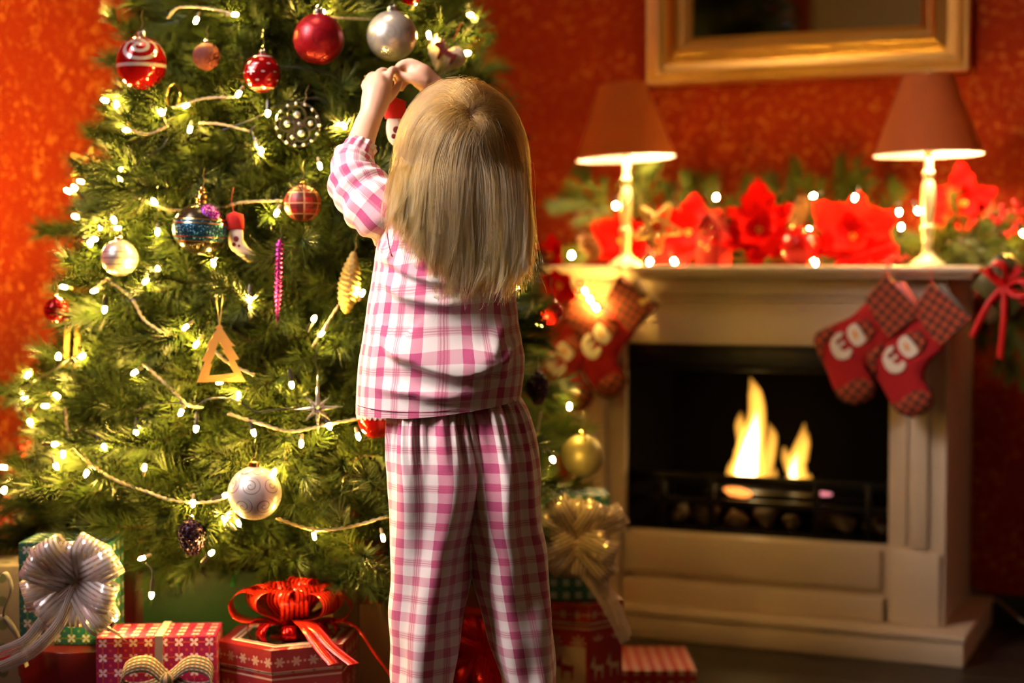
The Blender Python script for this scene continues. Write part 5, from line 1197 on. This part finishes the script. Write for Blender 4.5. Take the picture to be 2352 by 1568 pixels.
# furniture behind the camera that the mirror picks up
cab = thing('sideboard', 'dark walnut sideboard with two doors across the room', 'sideboard', unz(-0.55, FRONT_N - .25, 0), (0, 0, -ANG + PI))
MDW = M('dark_walnut', fn=lambda g: {'Base Color': g.mix(g.noise(g.vec(), 6, 4), (0.012, 0.008, 0.006), (0.03, 0.02, 0.014)), 'Roughness': .4})
MB().box(-.6, .6, -.25, .2, 0, .95).build('carcass', MDW, cab, 30, .005)
for x in (-.3, .3):
    d_ = MB().box(x - .29, x + .29, -.27, -.25, .05, .9).build('door', MDW, cab, 30, .004); MB().ball(.015, (x - .24 * (1 if x > 0 else -1), -.285, .55), 12, 8).build('knob', MGOLDB, d_, 180)
tb = thing('side_table', 'white side table beside the dark sideboard across the room', 'table', unz(0.55, FRONT_N - .5, 0), (0, 0, -ANG))
MB().box(-.22, .22, -.22, .22, .85, .88).build('top', MWIN, tb, 30, .004)
for x in (-1, 1):
    for y in (-1, 1): MB().box(x * .19 - .015, x * .19 + .015, y * .19 - .015, y * .19 + .015, 0, .85).build('leg', MWIN, tb, 30)

cl = thing('added_ceiling_lamp', 'unseen flat round glass lamp added under the ceiling', 'lamp', CL)  # unseen fitting, added to give warm light from above
MB().lathe([(1e-4, 0), (.2, 0), (.2, -.03), (.19, -.03), (.19, -.005), (1e-4, -.005)], 40).build('rim', MGOLDB, cl, 40)
MB().lathe([(.185, -.03), (.17, -.06), (.1, -.08), (1e-4, -.085)], 40).build('glass_shade', emis('lit_opal_glass', (1.0, 0.75, 0.5), 4.0), cl, 60)
# ------------------------------------------------------------------ the child
GY = 2.33
def gx(px, py=600, Y=GY): return at(px, py, Y)[0]
def gz(py, Y=GY): return at(1176, py, Y)[2]
K1 = GY / FPX
girl = thing('person', 'small child with long blond hair in pink plaid pyjamas reaching into the tree', 'person', (gx(1060), GY, 0))
GO = np.array(girl.location)
def plaid(name, du, dv, T=0.0585):
    """woven plaid from cloth coordinates in metres"""
    def fn(g):
        u, v, _ = g.coord('UV'); wob = g.noise(g.xyz(u * 30, v * 30, 0.0), 1.0, 2) * 0.0016
        def st(c, off):
            f = ((c + wob) / T + off).fr(); d = (f - .5).ab()
            wide = 1.0 - d.ss(.118, .135)
            th = (1.0 - ((f - .5).ab() - .168).ab().ss(.008, .016)) * -0.5
            ln = (1.0 - ((f + .5).fr() - .5).ab().ss(.010, .02)) * .85 + (1.0 - (((f + .5).fr() - .5).ab() - .055).ab().ss(.008, .018)) * .6
            pale = (1.0 - ((f + .5).fr() - .5).ab().ss(.09, .12)) * .26
            return wide, ln, pale, th
        wu, lu, pu, tu = st(u, du); wv, lv, pv, tv = st(v, dv)
        fuzz = g.noise(g.xyz(u * 900, v * 900, 0.0), 1.0, 2)
        a = ((wu * .70 + pu * 1.35).mn(.85) + (wv * .50 + pv * 1.1)).mn(1.0)
        col = g.mix(a, (0.74, 0.655, 0.64), (0.50, 0.022, 0.15))
        col = g.mix((lu + lv * .9).mn(1.0) * .72, col, (0.36, 0.02, 0.07))
        col = g.mix((wu * wv) * .55, col, (0.36, 0.008, 0.12))
        col = g.mix(fuzz * .16, col, (0.8, 0.7, 0.7))
        return {'Base Color': col, 'Roughness': .92, 'Sheen Weight': .25, 'Sheen Roughness': .5, 'Normal': g.bump(fuzz, .35, .0009)}
    return M(name, fn=fn)
def interp_rows(rows, n):
    A = np.array(rows, float); t = np.linspace(0, 1, len(A)); q = np.linspace(0, 1, n)
    d = np.concatenate([[0], np.cumsum(np.abs(np.diff(A[:, 0])))]); d /= d[-1]
    B = np.stack([np.interp(q, d, A[:, i]) for i in range(A.shape[1])], 1)
    ker = np.array([1, 2, 3, 2, 1.]) / 9
    for i in range(1, B.shape[1]):
        e = np.concatenate([[B[0, i]] * 2, B[:, i], [B[-1, i]] * 2]); B[:, i] = np.convolve(e, ker, 'valid')
    return B
def crease_field(creases):
    """sum of drooping folds; each: polyline px, ridge height m, width above px, width below px"""
    data = [(smoothpath([(x, y, 0) for x, y in pl], 40)[:, :2], h, wa, wb) for pl, h, wa, wb in creases]
    def f(px, py):
        s = 0.0
        for P_, h, wa, wb in data:
            d2 = (P_[:, 0] - px) ** 2 + (P_[:, 1] - py) ** 2; i = int(d2.argmin()); d = math.sqrt(d2[i])
            tg = P_[min(i + 1, 39)] - P_[max(i - 1, 0)]; sg = tg[0] * (py - P_[i, 1]) - tg[1] * (px - P_[i, 0])
            if tg[0] < 0: sg = -sg
            end = 1.0 - max(0, abs(i / 39 - .5) * 2 - .55) / .45
            s += 1.45 * h * math.exp(-(d / (wb if sg > 0 else wa)) ** 2) * max(end, 0) ** 1.0
        return s
    return f
# pyjama top
rows = [(948, 818, 1196, .094), (935, 818, 1198, .094), (880, 820, 1204, .094), (830, 824, 1206, .093), (780, 833, 1198, .09), (720, 842, 1188, .088), (650, 853, 1184, .087), (600, 861, 1186, .086), (550, 868, 1190, .085), (500, 876, 1190, .082), (465, 890, 1180, .076), (440, 915, 1160, .066), (425, 955, 1125, .052), (415, 990, 1100, .045)]
CR = crease_field([([(858, 590), (906, 602), (948, 627), (1010, 646), (1080, 650)], .009, 30, 9), ([(872, 616), (915, 667), (960, 684), (1030, 697), (1110, 690)], .008, 30, 10),
    ([(880, 740), (908, 800), (960, 821), (1018, 845), (1078, 853), (1145, 828), (1195, 782)], .015, 60, 10), ([(850, 880), (940, 890), (1030, 893), (1120, 872), (1190, 840)], .006, 16, 10),
    ([(850, 660), (866, 760), (862, 880)], .003, 14, 14), ([(1190, 700), (1150, 760), (1130, 830)], .006, 20, 12), ([(1195, 760), (1165, 810), (1150, 870)], .006, 16, 10), ([(885, 560), (905, 600)], .006, 14, 10), ([(960, 905), (1060, 902), (1140, 880)], .005, 10, 8)])
B = interp_rows(rows, 120); NA = 168; P_, UV_ = [], []
for r, (py, l, rt, d) in enumerate(B):
    row, ur = [], []
    cx_, hw = (l + rt) / 2, (rt - l) / 2
    lower = max(0.0, min(1.0, (py - 780) / 170))
    for j in range(NA + 1):
        a = 2 * PI * (j % NA) / NA; c, s = math.cos(a), math.sin(a); e = .86
        X_ = math.copysign(abs(c) ** e, c); Yy = math.copysign(abs(s) ** e, s)
        px = cx_ + hw * X_; pyy = py - lower * (36 * max(0, (px - 930) / 270) ** 1.5)
        disp = CR(px, pyy) if s < .2 else 0.0
        flare = 1 + .012 * lower * math.sin(7 * a + 1)
        y = GY + (d * Yy) * flare - disp * max(0, -s) ** .7
        w = at(px, pyy, GY); row.append((w[0] + disp * .35 * c * (1 if s < .2 else 0) - GO[0], y - GO[1], w[2]))
        ang = a if a < 1.5 * PI + PI else a
        ur.append(((a - 1.5 * PI) * .118 + 0.5, w[2] + disp * .5))
    P_.append(row[:-1]); UV_.append(ur)
top = MB(); top.grid(P_, cv=True, uv=UV_, flip=True)
# turned-in hem
hem = [[P_[0][j], tuple(np.array(P_[0][j]) * np.array([.985, .975, 1]) + np.array([0, 0, .004])), tuple(np.array(P_[0][j]) * np.array([.97, .95, 1]) + np.array([0, 0, .03]))] for j in range(NA)]
huv = [[UV_[0][j], UV_[0][j], (UV_[0][j][0], UV_[0][j][1] + .03)] for j in range(NA)] + [[UV_[0][NA]] * 3]
top.grid(hem, cu=True, uv=huv)
MTOP = plaid('pink_plaid_flannel', 0.36, 0.30)
ptop = top.build('pyjama_top', MTOP, girl, 180)
def stitch(pxs, r=.0007, lift=.0012):
    """a seam line laid on the back of the top"""
    out = []
    for px, py in smoothpath([(x, y, 0) for x, y in pxs], 40)[:, :2]:
        i = int(np.argmin(np.abs(B[:, 0] - py))); _, l, rt, d = B[i]; q = max(-1, min(1, (px - (l + rt) / 2) / ((rt - l) / 2)))
        c = math.copysign(abs(q) ** (1 / .86), q); s = math.sqrt(max(0, 1 - c * c)); w = at(px, py, GY)
        out.append((w[0] - GO[0], -d * s ** .86 - CR(px, py) * s ** .7 - lift, w[2]))
    return MB().tube(out, r, 5)
MSTI = M('dark_pink_stitching', (0.22, 0.01, 0.06), .9)
stitch([(897, 468), (893, 500), (897, 545), (908, 588)]).build('shoulder_seam', MSTI, ptop, 60)
stitch([(828, 926), (900, 932), (990, 933), (1060, 926)], .0005, .0008).build('hem_stitching', MSTI, ptop, 60)
# sleeves
def sleeve(name, pts, mat, uoff=0.0, puffs=((0, 0),)):
    """pts: px, py, Y, radius px, wrinkle"""
    A = np.array(pts, float); C3 = np.array([at(x, y, Y) - GO for x, y, Y, *_ in pts]); n = 60
    C = smoothpath(C3, n); R = np.interp(np.linspace(0, 1, n), np.linspace(0, 1, len(A)), A[:, 3]) * K1
    tn = np.gradient(C, axis=0); tn /= np.linalg.norm(tn, axis=1)[:, None]; L_ = np.concatenate([[0], np.cumsum(np.linalg.norm(np.diff(C, axis=0), axis=1))])
    rows, uv = [], []; up = np.array([0, -1.0, 0]); m_ = 72
    for i in range(n):
        up = up - tn[i] * (up @ tn[i]); up /= np.linalg.norm(up); sd = np.cross(tn[i], up); f = i / (n - 1); rr, ru = [], []
        for j in range(m_ + 1):
            a = 2 * PI * j / m_
            wr = 1 + .07 * math.sin(i * .42 + 1.1 * math.sin(a + .6)) * (0.25 + .75 * f) + .06 * math.sin(2 * a + i * .17) + .055 * math.sin(i * .95 + 2.0 * math.sin(a - .8)) * (f > .15) + (.07 * math.sin(11 * a + 2) * max(0, (f - .82) / .18))
            rr.append(C[i] + R[i] * wr * (up * math.cos(a) + sd * math.sin(a))); ru.append(((a - PI) * .052 + uoff, L_[i]))
        rows.append(rr[:-1]); uv.append(ru)
    m = MB().grid(rows, cv=True, uv=uv, flip=False)
    e = rows[-1]; ce = C[-1]; m.grid([e, [ce + (p - ce) * .82 + tn[-1] * .002 for p in e], [ce + (p - ce) * .8 - tn[-1] * .015 for p in e]], cv=True, uv=[uv[-1]] * 3)
    return m.build(name, mat, girl, 180)
MSLV = plaid('pink_plaid_sleeve', 0.2, 0.55)
sleeve('sleeve', [(940, 530, 2.335, 58), (905, 508, 2.328, 72), (866, 474, 2.32, 71), (826, 436, 2.335, 63), (808, 402, 2.35, 57), (815, 366, 2.37, 46), (832, 332, 2.385, 33)], MSLV)
sleeve('sleeve', [(1130, 530, 2.34, 80), (1150, 490, 2.37, 70), (1150, 440, 2.42, 60), (1135, 390, 2.46, 52), (1105, 345, 2.48, 46), (1075, 310, 2.485, 36)], MSLV, .02)
# pyjama trousers: two legs joined at the middle seam
def leg(name, side, rows, mat, yoff, uoff):
    """rows: py, left px, right px, half depth, blend from half-pelvis to leg (0..1)"""
    Bq = interp_rows(rows, 130); m_ = 112; R_, U_ = [], []
    for i, (py, l, rt, d, bl) in enumerate(Bq):
        rr, ru = [], []; cx_, hw = (l + rt) / 2, (rt - l) / 2
        for j in range(m_ + 1):
            a = 2 * PI * (j % m_) / m_; c, s = math.cos(a), math.sin(a)
            ex, ey = cx_ + hw * c, d * s
            dx, dy = cx_ + hw * math.copysign(abs(c) ** (.55 if c * side < 0 else .95), c), d * math.copysign(abs(s) ** .62, s)
            px, y = dx + (ex - dx) * bl, dy + (ey - dy) * bl
            f = (py - 930) / 640
            gath = .005 * max(0, 1 - (py - 930) / 150) * math.sin(26 * a + 2 * math.sin(3 * a)) + .004 * max(0, 1 - (py - 930) / 420) * math.sin(9 * a + 1.3)
            fold = .0045 * math.sin(5 * a + f * 5 + side) * min(1, f * 1.6 + .2) + .003 * math.sin(f * 26 + 2.2 * math.sin(a * 1.0 + side)) * max(0, f - .25)
            k = 1 + (gath + fold) / .07
            w = at(cx_ + (px - cx_) * k, py, GY); tz = 0.0
            pass
            rr.append((w[0] - GO[0], y * k + yoff, w[2] + tz)); ru.append(((a - 1.5 * PI) * (hw * K1 * .95) + uoff, w[2]))
        R_.append(rr[:-1]); U_.append(ru)
    return MB().grid(R_, cv=True, uv=U_, flip=True)
MPANT = plaid('pink_plaid_trousers', 0.12, 0.1, 0.053)
tr = put('pyjama_trousers', None, girl); tr.empty_display_size = .01
lg = leg('left', -1, [(925, 899, 1082, .078, 0), (950, 895, 1085, .086, 0), (1000, 889, 1098, .096, .05), (1050, 887, 1108, .100, .1), (1100, 888, 1114, .101, .2), (1140, 890, 1112, .098, .4), (1200, 893, 1102, .090, .7), (1260, 897, 1090, .082, 1), (1310, 898, 1080, .078, 1), (1390, 896, 1066, .072, 1), (1480, 899, 1052, .066, 1), (1568, 903, 1043, .062, 1), (1680, 905, 1040, .06, 1), (1800, 903, 1042, .058, 1)], MPANT, 0, .01)
lg.build('trouser_leg', MPANT, tr, 180)
rgm = leg('right', 1, [(898, 1040, 1176, .074, 0), (925, 1043, 1194, .082, 0), (950, 1046, 1207, .087, 0), (1000, 1050, 1223, .092, .05), (1050, 1056, 1234, .094, .1), (1100, 1062, 1238, .094, .2), (1150, 1066, 1238, .09, .4), (1210, 1072, 1243, .084, .7), (1262, 1078, 1256, .078, 1), (1310, 1085, 1262, .074, 1), (1400, 1106, 1268, .068, 1), (1480, 1128, 1276, .064, 1), (1568, 1154, 1276, .06, 1), (1680, 1160, 1282, .058, 1), (1800, 1160, 1284, .056, 1)], MPANT, .012, .025)
rgm.build('trouser_leg', MPANT, tr, 180)
# skin: one continuous body
def caps(m, pts):
    """tapered limb through (x, y, z, r)"""
    P4 = np.array(pts, float); n = max(6, len(pts) * 6); q = smoothpath(P4, n) if len(pts) > 2 else np.array([P4[0] + (P4[1] - P4[0]) * t for t in np.linspace(0, 1, n)])
    m.tube(q[:, :3], q[:, 3], 14)
    for e in (q[0], q[-1]): m.ball(float(e[3]), e[:3], 14, 9)
def W3(px, py, Y, rp): return tuple(at(px, py, Y) - GO) + (rp * Y / FPX,)
bd = MB(); hc = at(1060, 362, 2.345) - GO
bd.ball(1.0, hc, 32, 20, sx=.076, sy=.090, sz=.099 / 1.0)
bd.v = bd.v[:-640] + [tuple(hc + (np.array(p) - hc) * 1.0) for p in bd.v[-640:]]
bd.ball(.055, hc + np.array([0, .045, -.045]), 20, 14)                     # jaw and cheeks
bd.ball(.011, hc + np.array([0, .096, -.016]), 12, 9)                     # nose
bd.ball(.012, hc + np.array([0, .093, -.047]), 12, 8, sx=1.5, sz=.6)      # mouth
for s in (-1, 1):
    bd.ball(.021, hc + np.array([s * .078, .008, -.014]), 12, 9, sx=.4)   # ears
    bd.ball(.024, hc + np.array([s * .035, .066, -.035]), 12, 9)          # cheeks
caps(bd, [tuple(hc + np.array([0, .0, -.06])) + (.038,), tuple(hc + np.array([0, -.004, -.13])) + (.037,)])
sh = at(1040, 470, GY) - GO
caps(bd, [W3(940, 498, GY, 40), W3(1040, 480, GY, 62), W3(1145, 500, GY, 50)])
caps(bd, [W3(1040, 500, GY, 95), W3(1030, 700, GY, 100), W3(1030, 880, GY, 105), W3(1060, 1010, GY, 112)])
caps(bd, [W3(1000, 1060, GY, 80), W3(985, 1350, GY, 52), W3(972, 1600, GY, 38), W3(972, 1870, GY, 30)])
caps(bd, [W3(1130, 1060, GY, 80), W3(1180, 1350, GY, 52), W3(1216, 1600, GY, 38), W3(1218, 1870, GY, 30)])
for px in (968, 1224): caps(bd, [W3(px, 1880, GY - .01, 30), W3(px, 1915, GY + .03, 24), W3(px, 1918, GY + .10, 20)])
# left arm and hand
caps(bd, [W3(918, 500, 2.335, 34), W3(852, 460, 2.328, 32), W3(806, 418, 2.36, 34), W3(822, 350, 2.385, 33), W3(843, 285, 2.41, 29)])
caps(bd, [W3(843, 290, 2.41, 29), W3(853, 262, 2.418, 28), W3(862, 235, 2.425, 33), W3(866, 210, 2.43, 33), W3(868, 192, 2.435, 26)])
HY = 2.435
for f in ([(890, 196, 0, 12.5), (893, 176, .004, 11), (902, 160, .018, 9.5), (915, 164, .03, 8)], [(872, 192, 0, 13), (868, 174, .008, 11), (880, 163, .026, 9.5), (900, 171, .036, 8)],
          [(855, 196, .002, 12), (848, 182, .012, 10.5), (858, 172, .03, 9), (882, 180, .042, 8)], [(846, 210, .004, 11), (838, 197, .014, 9.5), (846, 188, .03, 8.5), (870, 193, .042, 7.5)],
          [(872, 240, .0, 15), (893, 224, .008, 12.5), (908, 207, .02, 10.5), (917, 192, .028, 8.5)]):
    caps(bd, [W3(x, y, HY + dy, r) for x, y, dy, r in f])
# right arm and hand, mostly behind the head
caps(bd, [W3(1140, 505, 2.34, 46), W3(1150, 440, 2.42, 40), W3(1115, 345, 2.48, 34), W3(1060, 265, 2.49, 31), W3(1000, 205, 2.485, 28)])
caps(bd, [W3(1005, 208, 2.485, 28), W3(982, 188, 2.48, 28), W3(965, 172, 2.475, 29), W3(955, 164, 2.475, 24)])
HY2 = 2.472
for f in ([(965, 155, 0, 13), (942, 145, -.002, 11.5), (920, 150, -.004, 10), (908, 166, -.002, 8.5)], [(960, 160, .012, 13), (935, 153, .014, 11), (914, 164, .012, 9.5), (907, 180, .01, 8)],
          [(960, 170, .022, 12.5), (935, 166, .026, 10.5), (916, 180, .024, 9), (912, 194, .02, 7.5)], [(965, 182, .028, 11), (942, 182, .034, 9.5), (926, 194, .032, 8), (922, 205, .028, 7)],
          [(975, 190, -.008, 15), (950, 182, -.014, 12.5), (928, 175, -.014, 10.5), (912, 172, -.01, 8.5)]):
    caps(bd, [W3(x, y, HY2 + dy, r) for x, y, dy, r in f])
def _skin(g):
    n = g.noise(g.vec(), 30, 3)
    return {'Base Color': g.mix(n, (0.66, 0.36, 0.24), (0.74, 0.44, 0.31)), 'Roughness': .5, 'Subsurface Weight': .15, 'Subsurface Radius': (.01, .004, .002), 'Subsurface Scale': .6, 'Normal': g.bump(g.noise(g.vec(), 500, 2), .08, .0005)}
MSKIN = M('child_skin', fn=_skin)
tmp = put('tmp_body', bd.mesh('body', MSKIN, 180))
rm = tmp.modifiers.new('r', 'REMESH'); rm.mode = 'VOXEL'; rm.voxel_size = .0030
sm_ = tmp.modifiers.new('s', 'SMOOTH'); sm_.factor = .5; sm_.iterations = 5
dg = bpy.context.evaluated_depsgraph_get(); me = bpy.data.meshes.new_from_object(tmp.evaluated_get(dg)); me.name = 'body'
bpy.data.objects.remove(tmp); me.materials.clear(); me.materials.append(MSKIN); me.polygons.foreach_set('use_smooth', [True] * len(me.polygons))
put('body', me, girl)
MEYE = M('eye_white', (0.8, 0.78, 0.75), .2); MIRIS = M('blue_iris', (0.05, 0.12, 0.2), .1)
for s in (-1, 1):
    e = MB().ball(.0105, hc + np.array([s * .030, .078, .004]), 14, 10).build('eye', MEYE, girl, 180)
    MB().ball(.0055, hc + np.array([s * .030, .0855, .004]), 12, 8, sy=.6).build('iris', MIRIS, e, 180)
# nails
MNAIL = M('finger_nail', (0.75, 0.42, 0.34), .3)
# hair
def _hair(name):
    m = bpy.data.materials.new(name); m.use_nodes = True; nt = m.node_tree; nt.nodes.clear(); g = G(nt)
    o = nt.nodes.new('ShaderNodeOutputMaterial'); h = nt.nodes.new('ShaderNodeBsdfHairPrincipled'); h.parametrization = 'COLOR'
    hi = nt.nodes.new('ShaderNodeHairInfo'); r = X(g, hi.outputs['Random']); ic = X(g, hi.outputs['Intercept'])
    c = g.mix(r, (0.125, 0.045, 0.008), (0.43, 0.185, 0.034)); c = g.mix(ic.ss(0.0, .9) * .45, c, (0.60, 0.275, 0.052))
    g.put(h.inputs['Color'], c); h.inputs['Roughness'].default_value = .32; h.inputs['Radial Roughness'].default_value = .4
    nt.links.new(h.outputs[0], o.inputs[0]); MATS[name] = m; return m
MHAIR = _hair('blond_hair')
HR = np.array([.079, .093, .101]); WH = np.array([.20, -.80, .56]); WH /= np.linalg.norm(WH)
EPX = [880, 905, 930, 960, 985, 1010, 1050, 1090, 1120, 1150, 1190, 1220]; EPY = [490, 508, 540, 585, 625, 655, 682, 680, 670, 660, 642, 600]
hrng = np.random.default_rng(21)
def grow(n0, layer, seed):
    r = np.random.default_rng(seed); p = n0 * HR * 1.01; away = n0 - WH; away -= n0 * (away @ n0); away /= np.linalg.norm(away) + 1e-6
    swirl_ = np.cross(n0, WH); d = away + swirl_ * .25 + r.normal(size=3) * .12; d /= np.linalg.norm(d); pts = [p.copy()]; ln = 0.0; ds = .0085
    ext = r.normal() * 14
    for k in range(60):
        s = 1.025 + layer * (.03 + .19 * min(1, ln / .17) ** 1.1)
        g_ = np.array([0, -.02, -1.0]) * (.10 + .16 * min(1, ln / .10)); d = d * .84 + g_; d /= np.linalg.norm(d); p = p + d * ds; ln += ds
        q = p / (HR * s); rr = np.linalg.norm(q)
        if p[2] > -.03 or rr < 1:
            if rr < 1 or p[2] > -.03:
                if rr < 1.0: p = p / rr
                elif rr > 1.03 and p[2] > 0: p = p * (1 + (1.02 / rr - 1) * .5)
            nn = (p / HR ** 2); nn /= np.linalg.norm(nn)
            if d @ nn < 0 and rr < 1.05: d = d - nn * (d @ nn); d /= np.linalg.norm(d)
        wz = hc[2] + p[2] + GO[2]
        if p[2] < -.02 and p[1] < .03:                       # lies on the back of the pyjama top
            lim = GY - .088 - GO[1] - hc[1] - .006 - layer * .012
            if p[1] > lim: p[1] += (lim - p[1]) * .13
        pts.append(p.copy())
        px, py = proj(p + hc + GO)
        if py > np.interp(px, EPX, EPY) + ext and p[2] < -.02: break
        if p[1] > .06 and p[2] < .045: break
    return np.array(pts)
NP_ = 26
def resample(P_):
    L_ = np.concatenate([[0], np.cumsum(np.linalg.norm(np.diff(P_, axis=0), axis=1))]); s = np.linspace(0, L_[-1], NP_)
    return np.stack([np.interp(s, L_, P_[:, i]) for i in range(3)], 1), L_[-1]
guides = []
gi = 0
while len(guides) < 700:
    gi += 1
    n0 = hrng.normal(size=3); n0 /= np.linalg.norm(n0)
    if len(guides) % 7 == 0: n0 = WH + n0 * .22; n0 /= np.linalg.norm(n0)
    if n0[1] > .35 and n0[2] < .62: continue
    if n0[2] < -.55: continue
    g_, L_ = resample(grow(n0, hrng.uniform(0, 1), 5000 + gi))
    if L_ > .02: guides.append((g_, L_, n0))
allp, allr = [], []
tt = np.linspace(0, 1, NP_)[:, None]
for g_, L_, n0 in guides:
    tw = np.gradient(g_, axis=0); tw /= np.linalg.norm(tw, axis=1)[:, None] + 1e-9
    nn = g_ / HR ** 2; nn /= np.linalg.norm(nn, axis=1)[:, None]; sdv = np.cross(tw, nn); sdv /= np.linalg.norm(sdv, axis=1)[:, None] + 1e-9
    curl = hrng.uniform(.002, .016) * (tt ** 3.2); ph = hrng.uniform(0, 6.28); fr_ = hrng.uniform(6, 12)
    wav = hrng.uniform(.001, .0075) * np.clip(tt - .25, 0, 1) * np.sin(hrng.uniform(4, 9) * tt + hrng.uniform(0, 6.28))
    base = g_ + sdv * wav + sdv * curl * np.sin(fr_ * tt + ph) + nn * curl * .7 * np.cos(fr_ * tt + ph)
    for c_ in range(22):
        fly = c_ == 0 and hrng.random() < .35
        o1, o2 = hrng.normal() * (.0062 if n0 @ WH < .9 else .009), abs(hrng.normal()) * .0022; cl = (1 - .62 * tt ** 1.2) if not fly else 1 + tt * 1.2
        wv = hrng.normal() * .0011 * np.sin(hrng.uniform(5, 16) * tt + hrng.uniform(0, 6.28)) * tt
        q = base + sdv * (o1 * cl + wv) + nn * (o2 * cl) + (hrng.normal(size=3) * .012 * tt ** 2 if fly else 0)
        cut = hrng.uniform(.86, 1.0) if not fly else 1.0
        if cut < 1:
            s = np.linspace(0, cut, NP_); q = np.stack([np.interp(s, tt[:, 0], q[:, i]) for i in range(3)], 1)
        allp.append(q + hc); allr.append(np.full(NP_, hrng.uniform(.00014, .00024)) * np.linspace(1, .55, NP_))
hcv = bpy.data.hair_curves.new('hair'); hcv.add_curves([NP_] * len(allp))
hcv.attributes['position'].data.foreach_set('vector', np.vstack(allp).astype(np.float32).ravel())
ra = hcv.attributes.get('radius') or hcv.attributes.new('radius', 'FLOAT', 'POINT'); ra.data.foreach_set('value', np.concatenate(allr).astype(np.float32))
hcv.materials.append(MHAIR); put('hair', hcv, girl)
cpm = MB().ball(1.0, (0, 0, 0), 32, 20); v_ = np.array(cpm.v) * HR * .995
fs_ = [(f, u) for f, u in zip(cpm.f, cpm.uv) if not (np.mean([v_[i][1] for i in f]) > .045 and np.mean([v_[i][2] for i in f]) < .06) and np.mean([v_[i][2] for i in f]) > -.07]
cm = MB().add(v_ + hc, [f for f, _ in fs_]); cm.build('hair_underlayer', M('hair_roots', fn=lambda g: {'Base Color': g.mix(g.noise(g.vec(), 90), (0.12, 0.06, 0.022), (0.2, 0.11, 0.045)), 'Roughness': .6}), girl, 180)
# the ornament in the hands
mini_stocking('small stocking ornament with red cuff hanging from the raised hands', 908, 282, 1.2, math.radians(-3), 2.47)
